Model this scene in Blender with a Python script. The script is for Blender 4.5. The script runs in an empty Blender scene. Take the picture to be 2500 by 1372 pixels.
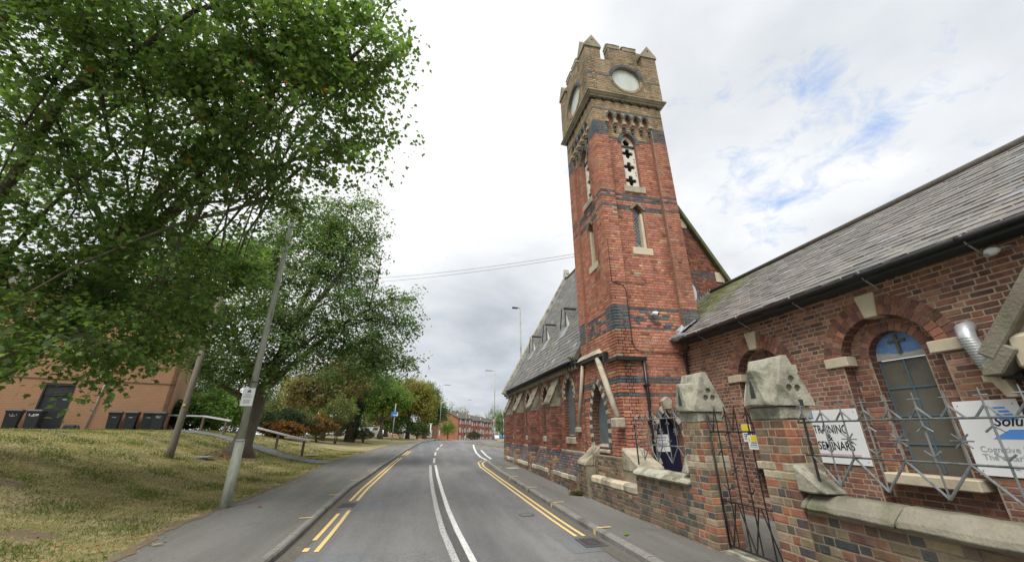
import bpy, bmesh, math, random
import numpy as np
from mathutils import Vector, Matrix
from mathutils.geometry import tessellate_polygon
from mathutils.noise import noise_vector as nvec

S = bpy.context.scene
COL = S.collection
rnd = random.Random(11)
V3 = Vector
# ------------------------------------------------------------------ camera, world, sun, exposure
PITCH, ROLL, YAW, FPX = 0.374041, -0.003091, 0.213120, 932.368
cy, sy, cp, sp = math.cos(YAW), math.sin(YAW), math.cos(PITCH), math.sin(PITCH)
cf = V3((sy * cp, cy * cp, sp)); cr = V3((cy, -sy, 0)); cu = cr.cross(cf)
cr2 = cr * math.cos(ROLL) + cu * math.sin(ROLL); cu2 = -cr * math.sin(ROLL) + cu * math.cos(ROLL)
cam_d = bpy.data.cameras.new('camera'); cam = bpy.data.objects.new('camera', cam_d); COL.objects.link(cam)
cam_d.sensor_width = 36; cam_d.lens = FPX / 2500 * 36; cam_d.clip_start = 0.05; cam_d.clip_end = 3000
cam.matrix_world = Matrix(((cr2.x, cu2.x, -cf.x, 0), (cr2.y, cu2.y, -cf.y, 0), (cr2.z, cu2.z, -cf.z, 0), (0, 0, 0, 1)))
S.camera = cam
SUN_EL, SUN_AZ = math.radians(58), math.radians(-142)      # azimuth from +Y towards +X
sdir = V3((math.sin(SUN_AZ) * math.cos(SUN_EL), math.cos(SUN_AZ) * math.cos(SUN_EL), math.sin(SUN_EL)))
sun_d = bpy.data.lights.new('sun', 'SUN'); sun = bpy.data.objects.new('sun', sun_d); COL.objects.link(sun)
sun_d.energy = 1.5; sun_d.angle = math.radians(35); sun_d.color = (1.0, 0.965, 0.91)
sun.rotation_euler = sdir.to_track_quat('Z', 'Y').to_euler()
S.view_settings.view_transform = 'Standard'; S.view_settings.look = 'None'
S.view_settings.gamma = 1; S.view_settings.use_curve_mapping = False
S.view_settings.exposure = 1.45


class NT:
    def __init__(s, tree): s.t = tree; s.n = tree.nodes; s.l = tree.links
    def new(s, typ, **kw):
        n = s.n.new(typ)
        for k, v in kw.items():
            if k.startswith('i_'):
                n.inputs[k[2:].replace('_', ' ')].default_value = v
            else: setattr(n, k, v)
        return n
    def link(s, a, b): s.l.new(a, b)
    def math(s, op, a, b=None, c=None, clamp=False):
        n = s.n.new('ShaderNodeMath'); n.operation = op; n.use_clamp = clamp
        for i, x in enumerate((a, b, c)):
            if x is None: continue
            if isinstance(x, (int, float)): n.inputs[i].default_value = x
            else: s.l.new(x, n.inputs[i])
        return n.outputs[0]
    def ramp(s, fac, stops):
        n = s.n.new('ShaderNodeValToRGB'); e = n.color_ramp.elements
        while len(e) < len(stops): e.new(0.5)
        for el, (p, c) in zip(e, stops):
            el.position = p; el.color = (c, c, c, 1) if isinstance(c, (int, float)) else (*c, 1)
        s.l.new(fac, n.inputs[0]); return n.outputs[0]
    def mix(s, fac, a, b, blend='MIX'):
        n = s.n.new('ShaderNodeMix'); n.data_type = 'RGBA'; n.blend_type = blend
        for i, x in ((0, fac), (6, a), (7, b)):
            if isinstance(x, (int, float)): n.inputs[i].default_value = x
            elif isinstance(x, tuple): n.inputs[i].default_value = (*x, 1) if len(x) == 3 else x
            else: s.l.new(x, n.inputs[i])
        return n.outputs[2]
    def noise(s, vec, scale, detail=4, rough=0.55, dist=0.0):
        n = s.n.new('ShaderNodeTexNoise'); n.inputs['Scale'].default_value = scale
        n.inputs['Detail'].default_value = detail; n.inputs['Roughness'].default_value = rough
        n.inputs['Distortion'].default_value = dist
        if vec is not None: s.l.new(vec, n.inputs['Vector'])
        return n.outputs[0]


def make_world():
    w = bpy.data.worlds.new('World'); S.world = w; w.use_nodes = True
    n = NT(w.node_tree); n.n.clear()
    out = n.new('ShaderNodeOutputWorld'); bg = n.new('ShaderNodeBackground'); bg.inputs[1].default_value = 0.1
    n.link(bg.outputs[0], out.inputs[0])
    sky = n.new('ShaderNodeTexSky'); sky.sky_type = 'NISHITA'; sky.sun_disc = False
    sky.sun_elevation = SUN_EL; sky.sun_rotation = SUN_AZ
    tc = n.new('ShaderNodeTexCoord'); d = tc.outputs['Generated']
    sep = n.new('ShaderNodeSeparateXYZ'); n.link(d, sep.inputs[0])
    zz = n.math('ADD', n.math('MAXIMUM', sep.outputs[2], 0.0), 0.22)
    comb = n.new('ShaderNodeCombineXYZ')
    n.link(n.math('DIVIDE', sep.outputs[0], zz), comb.inputs[0]); n.link(n.math('DIVIDE', sep.outputs[1], zz), comb.inputs[1])
    pl = comb.outputs[0]
    big = n.noise(pl, 0.55, 5, 0.55, 0.3)
    fine = n.noise(pl, 2.1, 6, 0.6, 0.25)
    mix = n.math('ADD', n.math('MULTIPLY', big, 0.65), n.math('MULTIPLY', fine, 0.35))

    def lobe(v, r):                                   # soft patch of cloud round a compass direction
        dot = n.new('ShaderNodeVectorMath', operation='DISTANCE'); n.link(d, dot.inputs[0]); dot.inputs[1].default_value = V3(v).normalized()
        return n.ramp(dot.outputs['Value'], [(0.0, 1.0), (r, 0.0)])
    grey = n.math('ADD', n.math('MULTIPLY', lobe((0.13, 0.96, 0.22), 0.34), 0.9), n.math('MULTIPLY', lobe((-0.6, -0.4, 0.3), 0.9), 0.5))
    tone = n.math('SUBTRACT', n.math('ADD', mix, 0.16), n.math('MULTIPLY', grey, 0.36))
    tone = n.math('ADD', tone, n.math('MULTIPLY', lobe((-0.13, 0.72, 0.69), 0.6), 0.22))
    cloud = n.ramp(tone, [(0.30, (1.45, 1.6, 1.78)), (0.46, (2.35, 2.5, 2.7)), (0.56, (2.9, 3.02, 3.18)), (0.66, (3.5, 3.57, 3.65)), (0.80, (4.3, 4.32, 4.35))])
    blue = n.math('ADD', lobe((0.69, 0.41, 0.60), 0.085), n.math('MULTIPLY', lobe((0.76, 0.385, 0.524), 0.075), 0.85))
    blue = n.math('ADD', blue, n.math('MULTIPLY', lobe((0.69, 0.56, 0.46), 0.14), 0.5))
    blue = n.math('ADD', blue, n.math('MULTIPLY', lobe((0.72, 0.5, 0.5), 0.34), 0.30))
    gap = n.math('ADD', n.math('ADD', n.math('MULTIPLY', n.noise(pl, 9.0, 7, 0.68, 0.5), 0.62), n.math('MULTIPLY', n.noise(pl, 3.2, 5, 0.6, 0.3), 0.42)), n.math('MULTIPLY', blue, 0.21))
    cover = n.ramp(gap, [(0.60, 0.0), (0.80, 0.95)])
    skyc = n.mix(1.0, sky.outputs[0], (1.15, 1.2, 1.3), 'MULTIPLY')
    skyc = n.mix(0.7, skyc, (1.5, 2.05, 3.05))
    n.link(n.mix(cover, cloud, skyc), bg.inputs[0])


make_world()

# ------------------------------------------------------------------ materials
MATS = {}


def pmat(name, c1, c2=None, scale=6.0, rough=0.85, bump=0.0, bscale=None, metallic=0.0, spec=0.3, c3=None, s3=1.5, t3=(0.52, 0.66), src=None, detail=5, stretch=None, transl=None, stain=0.0):
    """noise-coloured principled surface; src: 'obj' takes the object's colour, 'attr' the face attribute col"""
    m = bpy.data.materials.new(name); m.use_nodes = True; n = NT(m.node_tree)
    p = n.n['Principled BSDF']; p.inputs['Roughness'].default_value = rough; p.inputs['Metallic'].default_value = metallic
    p.inputs['Specular IOR Level'].default_value = spec
    geo = n.new('ShaderNodeNewGeometry'); pos = geo.outputs['Position']
    if stretch:
        mp = n.new('ShaderNodeMapping'); mp.inputs['Scale'].default_value = stretch; n.link(pos, mp.inputs[0]); pos = mp.outputs[0]
    nz = n.noise(pos, scale, detail, 0.6)
    if src == 'obj':
        base = n.new('ShaderNodeObjectInfo').outputs['Color']
    elif src == 'attr':
        base = n.new('ShaderNodeAttribute', attribute_name='col').outputs['Color']
    if src:
        lo = n.mix(1.0, base, c1, 'MULTIPLY'); hi = n.mix(1.0, base, c2, 'MULTIPLY')
        c = n.mix(n.ramp(nz, [(0.33, 0.0), (0.68, 1.0)]), lo, hi)
    else:
        c = n.mix(n.ramp(nz, [(0.33, 0.0), (0.68, 1.0)]), c1, c2 or c1)
    if c3:
        c = n.mix(n.ramp(n.noise(pos, s3, 6, 0.65), [(t3[0], 0.0), (t3[1], 1.0)]), c, c3)
    if stain:                                         # soot and damp in long uneven runs
        ms_ = n.new('ShaderNodeMapping'); ms_.inputs['Scale'].default_value = (1, 1, .28); n.link(geo.outputs['Position'], ms_.inputs[0])
        st = n.ramp(n.noise(ms_.outputs[0], 1.1, 6, .68, .3), [(.36, 1.12), (.5, 1.0), (.68, 1.0 - stain)])
        c = n.mix(1.0, c, st, 'MULTIPLY')
    n.link(c, p.inputs['Base Color'])
    if bump:
        b = n.new('ShaderNodeBump'); b.inputs['Strength'].default_value = bump; b.inputs['Distance'].default_value = 0.02
        n.link(n.noise(pos, bscale or scale * 3, 4, 0.6), b.inputs['Height']); n.link(b.outputs[0], p.inputs['Normal'])
    if transl:
        tr = n.new('ShaderNodeBsdfTranslucent'); n.link(n.mix(1.0, c, transl, 'MULTIPLY'), tr.inputs[0])
        ms = n.new('ShaderNodeMixShader'); ms.inputs[0].default_value = 0.5
        n.link(p.outputs[0], ms.inputs[1]); n.link(tr.outputs[0], ms.inputs[2]); n.link(ms.outputs[0], n.n['Material Output'].inputs[0])
    MATS[name] = m; return m


def brickmat(name, c1, c2, mort, w=0.315, h=0.105, m=0.012, var=None):
    """coursed brick for reveals and walls too far off to lay brick by brick"""
    mt = bpy.data.materials.new(name); mt.use_nodes = True; n = NT(mt.node_tree); p = n.n['Principled BSDF']
    p.inputs['Roughness'].default_value = 0.9; p.inputs['Specular IOR Level'].default_value = 0.2
    geo = n.new('ShaderNodeNewGeometry'); sep = n.new('ShaderNodeSeparateXYZ'); n.link(geo.outputs['Position'], sep.inputs[0])
    cb = n.new('ShaderNodeCombineXYZ'); n.link(n.math('ADD', sep.outputs[0], sep.outputs[1]), cb.inputs[0]); n.link(sep.outputs[2], cb.inputs[1])
    b = n.new('ShaderNodeTexBrick'); n.link(cb.outputs[0], b.inputs['Vector'])
    b.inputs['Scale'].default_value = 1; b.inputs['Brick Width'].default_value = w; b.inputs['Row Height'].default_value = h
    b.inputs['Mortar Size'].default_value = m; b.inputs['Color1'].default_value = (*c1, 1); b.inputs['Color2'].default_value = (*c2, 1); b.inputs['Mortar'].default_value = (*mort, 1)
    c = n.mix(n.ramp(n.noise(geo.outputs['Position'], 2.0, 6, 0.65), [(0.35, 0.0), (0.7, 1.0)]), b.outputs['Color'], var or tuple(x * 0.7 for x in c1))
    n.link(n.mix(0.55, b.outputs['Color'], c), p.inputs['Base Color'])
    bp = n.new('ShaderNodeBump'); bp.inputs['Strength'].default_value = 0.5; bp.inputs['Distance'].default_value = 0.01; bp.invert = True
    n.link(b.outputs['Fac'], bp.inputs['Height']); n.link(bp.outputs[0], p.inputs['Normal']); MATS[name] = mt; return mt


K = lambda *a: tuple(a)
pmat('brick_obj', K(.8, .78, .78), K(1.18, 1.16, 1.12), 9, .9, .5, 60, src='obj', spec=.2, c3=K(.05, .04, .035), s3=5, t3=(.62, .85), stain=.42)
pmat('brick_attr', K(.8, .78, .78), K(1.18, 1.16, 1.12), 9, .9, .5, 60, src='attr', spec=.2, c3=K(.05, .04, .035), s3=5, t3=(.62, .85), stain=.42)
pmat('slate_obj', K(.8, .8, .8), K(1.15, 1.15, 1.12), 5, .62, .25, 40, src='obj', spec=.4, c3=K(.17, .165, .10), s3=2.2, t3=(.62, .9))
pmat('slate_attr', K(.8, .8, .8), K(1.15, 1.15, 1.12), 5, .62, .25, 40, src='attr', spec=.4, c3=K(.17, .165, .10), s3=2.2, t3=(.62, .9))
PAIR = {'brick': ('brick_obj', 'brick_attr'), 'slate': ('slate_obj', 'slate_attr')}
pmat('leaf', K(.75, .75, .75), K(1.2, 1.2, 1.2), 1.2, .55, src='attr', spec=.35, transl=K(1.5, 1.7, .7))
pmat('leaf_solid', K(.8, .8, .8), K(1.2, 1.2, 1.2), 8, .55, src='obj', spec=.35, transl=K(1.5, 1.7, .7))
pmat('litter', K(.8, .8, .8), K(1.2, 1.2, 1.2), 8, .8, src='attr', spec=.2)
pmat('mortar', K(.33, .275, .20), K(.43, .36, .265), 4, .95, .4, 50, c3=K(.24, .2, .15), s3=1.2)
pmat('mortar_dark', K(.2, .17, .12), K(.30, .25, .18), 4, .95, .4, 50, c3=K(.08, .08, .06), s3=1.2)
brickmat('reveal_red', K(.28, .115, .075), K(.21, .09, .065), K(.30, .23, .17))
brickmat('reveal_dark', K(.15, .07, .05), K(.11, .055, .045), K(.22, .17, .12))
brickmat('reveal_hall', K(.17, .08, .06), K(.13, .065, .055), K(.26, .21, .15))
brickmat('reveal_buff', K(.27, .21, .12), K(.2, .15, .09), K(.2, .17, .12))
brickmat('far_brick', K(.43, .245, .135), K(.39, .215, .12), K(.26, .17, .12), .25, .09, .014)
brickmat('flats_brick', K(.37, .135, .085), K(.33, .12, .08), K(.33, .15, .11), .25, .085, .008)
pmat('stone', K(.31, .275, .205), K(.43, .385, .295), 5, .9, .5, 40, c3=K(.16, .15, .10), s3=2.2, t3=(.5, .7), stain=.3)
pmat('stone_dark', K(.20, .178, .135), K(.29, .262, .20), 5, .92, .6, 30, c3=K(.10, .10, .07), s3=2.6, t3=(.48, .68), stain=.3)
pmat('stone_grey', K(.32, .31, .245), K(.43, .41, .33), 5, .92, .7, 30, c3=K(.12, .125, .085), s3=3.0, t3=(.47, .66), stain=.3)
pmat('stone_cream', K(.48, .42, .30), K(.56, .49, .36), 4, .85, .2, 40, c3=K(.34, .29, .19), s3=3, t3=(.6, .8), stain=.3)
pmat('stone_moss', K(.19, .175, .135), K(.26, .24, .185), 5, .95, .8, 25, c3=K(.135, .135, .085), s3=2.5, t3=(.47, .66), stain=.3)
pmat('stone_buff', K(.27, .24, .165), K(.36, .32, .23), 5, .95, .6, 25, c3=K(.16, .145, .10), s3=2.5, t3=(.5, .68), stain=.3)
pmat('coping_moss', K(.08, .10, .045), K(.14, .15, .08), 4, .95, .5)
pmat('tracery', K(.62, .58, .50), K(.72, .68, .60), 6, .85)
pmat('clock_glass', K(.44, .49, .44), K(.56, .60, .55), 3, .35, spec=.5, stretch=(1, 1, .35))
pmat('lead', K(.20, .21, .225), K(.33, .345, .36), 6, .5, .3, metallic=.2)
pmat('black_paint', K(.012, .013, .014), K(.02, .021, .022), 8, .4, spec=.5)
pmat('black_iron', K(.014, .013, .014), K(.03, .026, .026), 20, .6, spec=.4)
pmat('grey_steel', K(.15, .165, .165), K(.24, .255, .255), 12, .5, metallic=.15, c3=K(.07, .09, .08), s3=9, t3=(.5, .66))
pmat('door_navy', K(.010, .012, .035), K(.015, .018, .045), 4, .35, spec=.5)
pmat('board_slate', K(.10, .125, .135), K(.13, .155, .165), 3, .6)
pmat('board_dark', K(.035, .045, .045), K(.05, .06, .06), 3, .5)
pmat('board_grey', K(.135, .125, .10), K(.17, .16, .13), 2.5, .6, c3=K(.09, .09, .09), s3=1.5)
pmat('blue_paint', K(.13, .26, .55), K(.20, .34, .62), 5, .6, c3=K(.45, .47, .45), s3=7, t3=(.58, .66), stretch=(1, 1, 3))
pmat('bar_blue', K(.09, .16, .21), K(.13, .21, .26), 6, .5)
pmat('bare_board', K(.42, .40, .36), K(.52, .5, .45), 9, .8, stretch=(1, 1, 6))
pmat('old_wood', K(.13, .115, .09), K(.20, .18, .145), 6, .9, .5, 30, stretch=(5, 5, 1))
pmat('rail_wood', K(.42, .42, .42), K(.52, .52, .52), 7, .8, .3)
pmat('post_brown', K(.10, .07, .05), K(.15, .11, .08), 6, .9, .4)
pmat('glass', K(.30, .36, .42), K(.42, .47, .52), 2, .15, spec=.6)
pmat('glass_dark', K(.03, .035, .04), K(.05, .055, .06), 2, .12, spec=.6)
pmat('white_sign', K(.74, .76, .76), K(.80, .81, .81), 2, .45)
pmat('white_paint', K(.66, .66, .64), K(.78, .78, .76), 3, .6)
pmat('ink_black', K(.02, .02, .025), None, 3, .5)
pmat('ink_grey', K(.35, .37, .40), None, 3, .5)
pmat('ink_blue', K(.10, .30, .72), None, 3, .5)
pmat('ink_navy', K(.04, .06, .30), None, 3, .5)
pmat('ink_pink', K(.62, .42, .50), None, 3, .5)
pmat('ink_yellow', K(.80, .66, .03), None, 3, .5)
pmat('ink_red', K(.6, .05, .07), None, 3, .5)
pmat('sign_blue', K(.03, .18, .55), K(.04, .22, .6), 3, .4)
def asphalt_mat(name, lo, hi, patch, warm):
    m = bpy.data.materials.new(name); m.use_nodes = True; n = NT(m.node_tree); p = n.n['Principled BSDF']
    p.inputs['Roughness'].default_value = .88; p.inputs['Specular IOR Level'].default_value = .25
    pos = n.new('ShaderNodeNewGeometry').outputs['Position']
    mp = n.new('ShaderNodeMapping'); mp.inputs['Scale'].default_value = (1, .25, 1); n.link(pos, mp.inputs[0])
    a = n.noise(pos, 130, 2, .6); b = n.noise(pos, 38, 3, .7); c = n.noise(pos, 9, 4, .6); d = n.noise(mp.outputs[0], .9, 5, .6)
    t = n.math('ADD', n.math('ADD', n.math('MULTIPLY', a, .25), n.math('MULTIPLY', b, .40)), n.math('ADD', n.math('MULTIPLY', c, .12), n.math('MULTIPLY', d, .23)))
    col = n.ramp(t, [(.36, lo), (.5, tuple((x + y) / 2 for x, y in zip(lo, hi))), (.64, hi)])
    col = n.mix(n.ramp(n.noise(mp.outputs[0], .5, 4, .6), [(.45, 0.0), (.62, .7)]), col, n.mix(1.0, col, patch, 'MULTIPLY'))
    tyre = n.new('ShaderNodeMapping'); tyre.inputs['Scale'].default_value = (1.3, .06, 1); n.link(pos, tyre.inputs[0])
    col = n.mix(1.0, col, n.ramp(n.noise(tyre.outputs[0], 1.0, 3, .6), [(.35, .84), (.65, 1.12)]), 'MULTIPLY')
    crack = n.ramp(n.noise(pos, 2.3, 8, .75, 1.2), [(.485, 0.0), (.5, 1.0), (.515, 0.0)])
    zone = n.ramp(n.noise(pos, .45, 2, .5), [(.54, 0.0), (.60, 1.0)])
    col = n.mix(n.math('MULTIPLY', n.math('MULTIPLY', crack, zone), .6), col, (.04, .04, .04))
    n.link(col, p.inputs['Base Color']); bp = n.new('ShaderNodeBump'); bp.inputs['Strength'].default_value = .7; bp.inputs['Distance'].default_value = .012
    n.link(n.math('ADD', a, b), bp.inputs['Height']); n.link(bp.outputs[0], p.inputs['Normal']); MATS[name] = m


asphalt_mat('asphalt', (.085, .084, .083), (.25, .247, .242), (.82, .84, .87), 0)
asphalt_mat('asphalt_new', (.095, .102, .108), (.21, .218, .225), (.9, .9, .9), 0)
asphalt_mat('pavement', (.10, .098, .089), (.215, .21, .195), (.8, .82, .78), 0)
pmat('kerb', K(.17, .165, .15), K(.25, .24, .22), 8, .9, .4, 60, c3=K(.11, .105, .09), s3=2)
pmat('line_white', K(.42, .42, .40), K(.70, .70, .67), 14, .8, .2, c3=K(.22, .22, .21), s3=26, t3=(.6, .7))
pmat('line_worn', K(.26, .26, .25), K(.62, .62, .60), 26, .8, .2, c3=K(.15, .15, .145), s3=34, t3=(.48, .6))
pmat('line_yellow', K(.62, .44, .16), K(.74, .55, .24), 14, .8, .2, c3=K(.2, .18, .13), s3=22, t3=(.62, .74))
pmat('iron', K(.06, .055, .05), K(.11, .10, .09), 30, .7, .3)
pmat('bark', K(.085, .072, .055), K(.17, .145, .115), 7, .95, .9, 22, stretch=(2.5, 2.5, .6))
pmat('bark_dark', K(.018, .015, .012), K(.04, .034, .026), 7, .95, .6, 22)
pmat('bark_pale', K(.10, .085, .06), K(.17, .145, .105), 9, .95, .9, 22, stretch=(2.5, 2.5, .6), c3=K(.09, .11, .05), s3=3)
pmat('column_grey', K(.30, .33, .27), K(.40, .43, .36), 6, .7, .1, c3=K(.16, .165, .13), s3=1.6, t3=(.52, .7), stretch=(3, 3, .8))
pmat('lamp_grey', K(.30, .31, .30), K(.38, .39, .38), 5, .6)
pmat('bin_black', K(.022, .026, .028), K(.032, .037, .04), 6, .5)
pmat('bin_lid', K(.05, .055, .06), K(.075, .08, .085), 6, .45)
pmat('roof_tile', K(.075, .065, .055), K(.11, .10, .085), 9, .9, .5)
pmat('car_white', K(.7, .71, .72), None, 3, .3, spec=.5)
pmat('car_blue', K(.05, .2, .45), None, 3, .3, spec=.5)
pmat('rubber', K(.015, .015, .015), K(.025, .025, .025), 9, .8)
pmat('plaster', K(.6, .58, .53), K(.68, .66, .6), 3, .8)
pmat('duct', K(.42, .44, .45), K(.55, .57, .58), 9, .4, metallic=.4)


asphalt_mat('strip_dark', (.045, .045, .043), (.19, .187, .18), (.8, .8, .8), 0)
asphalt_mat('gutter_dirt', (.07, .066, .058), (.20, .19, .165), (.8, .75, .65), 0)


def ground_mat():
    m = bpy.data.materials.new('grass_ground'); m.use_nodes = True; n = NT(m.node_tree); p = n.n['Principled BSDF']
    p.inputs['Roughness'].default_value = 1; p.inputs['Specular IOR Level'].default_value = .1
    pos = n.new('ShaderNodeNewGeometry').outputs['Position']
    mp = n.new('ShaderNodeMapping'); mp.inputs['Rotation'].default_value = (0, 0, .5); mp.inputs['Scale'].default_value = (.6, 1.5, 1); n.link(pos, mp.inputs[0])
    a = n.noise(mp.outputs[0], 1.1, 6, .65); b = n.noise(pos, 9, 5, .65); c = n.noise(pos, 45, 3, .6)
    t = n.math('ADD', n.math('MULTIPLY', a, .55), n.math('ADD', n.math('MULTIPLY', b, .3), n.math('MULTIPLY', c, .15)))
    col = n.ramp(t, [(.36, (.11, .14, .042)), (.44, (.17, .175, .07)), (.50, (.25, .215, .11)), (.57, (.36, .30, .175)), (.66, (.29, .23, .14))])
    soil = n.ramp(n.math('ADD', n.new('ShaderNodeAttribute', attribute_name='soil').outputs['Fac'], n.math('MULTIPLY', n.math('SUBTRACT', n.noise(pos, 5, 4, .7), .5), .8)), [(.35, 0.0), (.6, 1.0)])
    col = n.mix(n.math('MULTIPLY', soil, .85), col, n.mix(c, (.10, .075, .055), (.24, .175, .125)))
    n.link(col, p.inputs['Base Color'])
    bp = n.new('ShaderNodeBump'); bp.inputs['Strength'].default_value = .9; bp.inputs['Distance'].default_value = .03
    n.link(n.math('ADD', b, c), bp.inputs['Height']); n.link(bp.outputs[0], p.inputs['Normal']); MATS['grass_ground'] = m


ground_mat()
pmat('grass_blade', K(.7, .7, .7), K(1.25, 1.25, 1.2), .9, .8, src='attr', spec=.15, transl=K(1.2, 1.3, .6))
pmat('earth', K(.12, .10, .06), K(.17, .15, .09), 1, 1)

# ------------------------------------------------------------------ object plumbing
WM = {}


def tag(o, label=None, cat=None, group=None, kind=None):
    for k, v in (('label', label), ('category', cat), ('group', group), ('kind', kind)):
        if v: o[k] = v
    return o


def put(o, parent=None):
    COL.objects.link(o)
    if parent is not None:
        o.parent = parent; o.matrix_parent_inverse = WM[parent.name].inverted()
    WM[o.name] = o.matrix_basis.copy(); return o


def thing(name, label, cat, loc=(0, 0, 0), group=None):
    o = bpy.data.objects.new(name, None); o.location = loc; o.empty_display_size = .1
    o.matrix_basis = Matrix.Translation(V3(loc)); put(o); return tag(o, label, cat, group)


class Fr:
    """a wall's own axes: u along it, v up, n out of its face"""
    def __init__(s, o, U, V, N): s.o, s.U, s.V, s.N = V3(o), V3(U).normalized(), V3(V).normalized(), V3(N).normalized()
    def p(s, u, v, n=0): return s.o + s.U * u + s.V * v + s.N * n
    def det(s): return s.U.cross(s.V).dot(s.N)
    def mat(s, u, v, n, su=1, sv=1, sn=1, rot=0.0):
        U, V = s.U, s.V
        if rot: U, V = U * math.cos(rot) + V * math.sin(rot), V * math.cos(rot) - U * math.sin(rot)
        if s.det() < 0: U = -U
        m = Matrix.Identity(4)
        for i, (a, k) in enumerate(((U, su), (V, sv), (s.N, sn))):
            for r in range(3): m[r][i] = a[r] * k
        q = s.p(u, v, n)
        for r in range(3): m[r][3] = q[r]
        return m


def street(X): return Fr((X, 0, 0), (0, 1, 0), (0, 0, 1), (-1, 0, 0))
def near(Y): return Fr((0, Y, 0), (1, 0, 0), (0, 0, 1), (0, -1, 0))


class MB:
    def __init__(s): s.v = []; s.f = []; s.c = []
    def add(s, vs, fs, col=None):
        b = len(s.v); s.v += [tuple(x) for x in vs]; s.f += [tuple(b + i for i in f) for f in fs]
        if col is not None: s.c += [col] * len(fs)
    def hexa(s, P, col=None):
        s.add(P, [(0, 3, 2, 1), (4, 5, 6, 7), (0, 1, 5, 4), (1, 2, 6, 5), (2, 3, 7, 6), (3, 0, 4, 7)], col)
    def box(s, a, b, col=None):
        (x0, y0, z0), (x1, y1, z1) = a, b
        s.hexa([(x0, y0, z0), (x1, y0, z0), (x1, y1, z0), (x0, y1, z0), (x0, y0, z1), (x1, y0, z1), (x1, y1, z1), (x0, y1, z1)], col)
    def fbox(s, F, u0, u1, v0, v1, n0, n1, col=None):
        s.hexa([F.p(u0, v0, n0), F.p(u1, v0, n0), F.p(u1, v1, n0), F.p(u0, v1, n0), F.p(u0, v0, n1), F.p(u1, v0, n1), F.p(u1, v1, n1), F.p(u0, v1, n1)], col)
    def prism(s, F, poly, n0, n1, col=None):
        k = len(poly)
        vs = [F.p(u, v, n0) for u, v in poly] + [F.p(u, v, n1) for u, v in poly]
        s.add(vs, [tuple(range(k))[::-1], tuple(range(k, 2 * k))] + [(i, (i + 1) % k, k + (i + 1) % k, k + i) for i in range(k)], col)
    def tube(s, pts, r, seg=6, col=None):
        pts = [V3(p) for p in pts]; n = len(pts); rs = r if isinstance(r, (list, tuple)) else [r] * n
        b = len(s.v); a = None
        for i, p in enumerate(pts):
            d = (pts[min(i + 1, n - 1)] - pts[max(i - 1, 0)]).normalized()
            if a is None: a = d.orthogonal().normalized()
            a = (a - d * a.dot(d))
            a = a.normalized() if a.length > 1e-5 else d.orthogonal().normalized()
            c = d.cross(a)
            for k in range(seg):
                t = 2 * math.pi * k / seg; s.v.append(tuple(p + (a * math.cos(t) + c * math.sin(t)) * rs[i]))
        fs = [(b + i * seg + k, b + i * seg + (k + 1) % seg, b + (i + 1) * seg + (k + 1) % seg, b + (i + 1) * seg + k) for i in range(n - 1) for k in range(seg)]
        fs += [tuple(b + k for k in range(seg))[::-1], tuple(b + (n - 1) * seg + k for k in range(seg))]
        s.f += fs
        if col is not None: s.c += [col] * len(fs)
    def mesh(s, name, recalc=True, bevel=0.0, smooth=False, rough=0.0):
        me = bpy.data.meshes.new(name); me.from_pydata(s.v, [], s.f)
        if recalc or bevel:
            bm = bmesh.new(); bm.from_mesh(me); bmesh.ops.recalc_face_normals(bm, faces=bm.faces)
            if bevel:
                ed = [e for e in bm.edges if len(e.link_faces) == 2 and e.calc_face_angle(0) > .5]
                bmesh.ops.bevel(bm, geom=ed, offset=bevel, segments=1, affect='EDGES', clamp_overlap=True)
            if rough:
                for _ in range(5):
                    L = [e for e in bm.edges if e.calc_length() > .085]
                    if not L: break
                    bmesh.ops.subdivide_edges(bm, edges=L, cuts=1)
                bmesh.ops.triangulate(bm, faces=[f for f in bm.faces if len(f.verts) > 4])
                for v in bm.verts:
                    v.co += nvec(v.co * 3.1) * rough + nvec(v.co * 8.0) * rough * .45 + nvec(v.co * 21.0) * rough * .22
            bm.to_mesh(me); bm.free()
        if s.c and not bevel:
            at = me.attributes.new('col', 'FLOAT_COLOR', 'FACE'); at.data.foreach_set('color', np.array([(*c, 1) for c in s.c], dtype=np.float32).ravel())
        if smooth: me.polygons.foreach_set('use_smooth', [True] * len(me.polygons))
        return me
    def build(s, name, mat, parent=None, bevel=0.0, smooth=False, rough=0.0):
        me = s.mesh(name, True, bevel, smooth, rough); me.materials.append(MATS[mat])
        return put(bpy.data.objects.new(name, me), parent)


def fbox(name, F, u0, u1, v0, v1, n0, n1, mat, parent=None, bevel=0.0):
    m = MB(); m.fbox(F, u0, u1, v0, v1, n0, n1); return m.build(name, mat, parent, bevel)


def fprism(name, F, poly, n0, n1, mat, parent=None, bevel=0.0):
    m = MB(); m.prism(F, poly, n0, n1); return m.build(name, mat, parent, bevel)


def tube(name, pts, r, mat, parent=None, seg=8):
    m = MB(); m.tube(pts, r, seg); return m.build(name, mat, parent, 0, True)


def slab(name, F, outer, holes, n0, n1, mat, parent=None, side=None):
    """flat panel with openings cut through it"""
    loops = [outer] + list(holes)
    tri = tessellate_polygon([[V3((u, v, 0)) for u, v in l] for l in loops])
    flat = [p for l in loops for p in l]; k = len(flat); m = MB()
    vs = [F.p(u, v, n1) for u, v in flat] + [F.p(u, v, n0) for u, v in flat]
    fs = [tuple(t) for t in tri] + [tuple(k + i for i in t[::-1]) for t in tri]
    b = 0
    for l in loops:
        q = len(l); fs += [(b + i, b + (i + 1) % q, k + b + (i + 1) % q, k + b + i) for i in range(q)]; b += q
    m.add(vs, fs); o = m.build(name, mat, parent)
    if side:
        o.data.materials.append(MATS[side])
        for p in list(o.data.polygons)[2 * len(tri):]: p.material_index = 1
    return o


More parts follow.
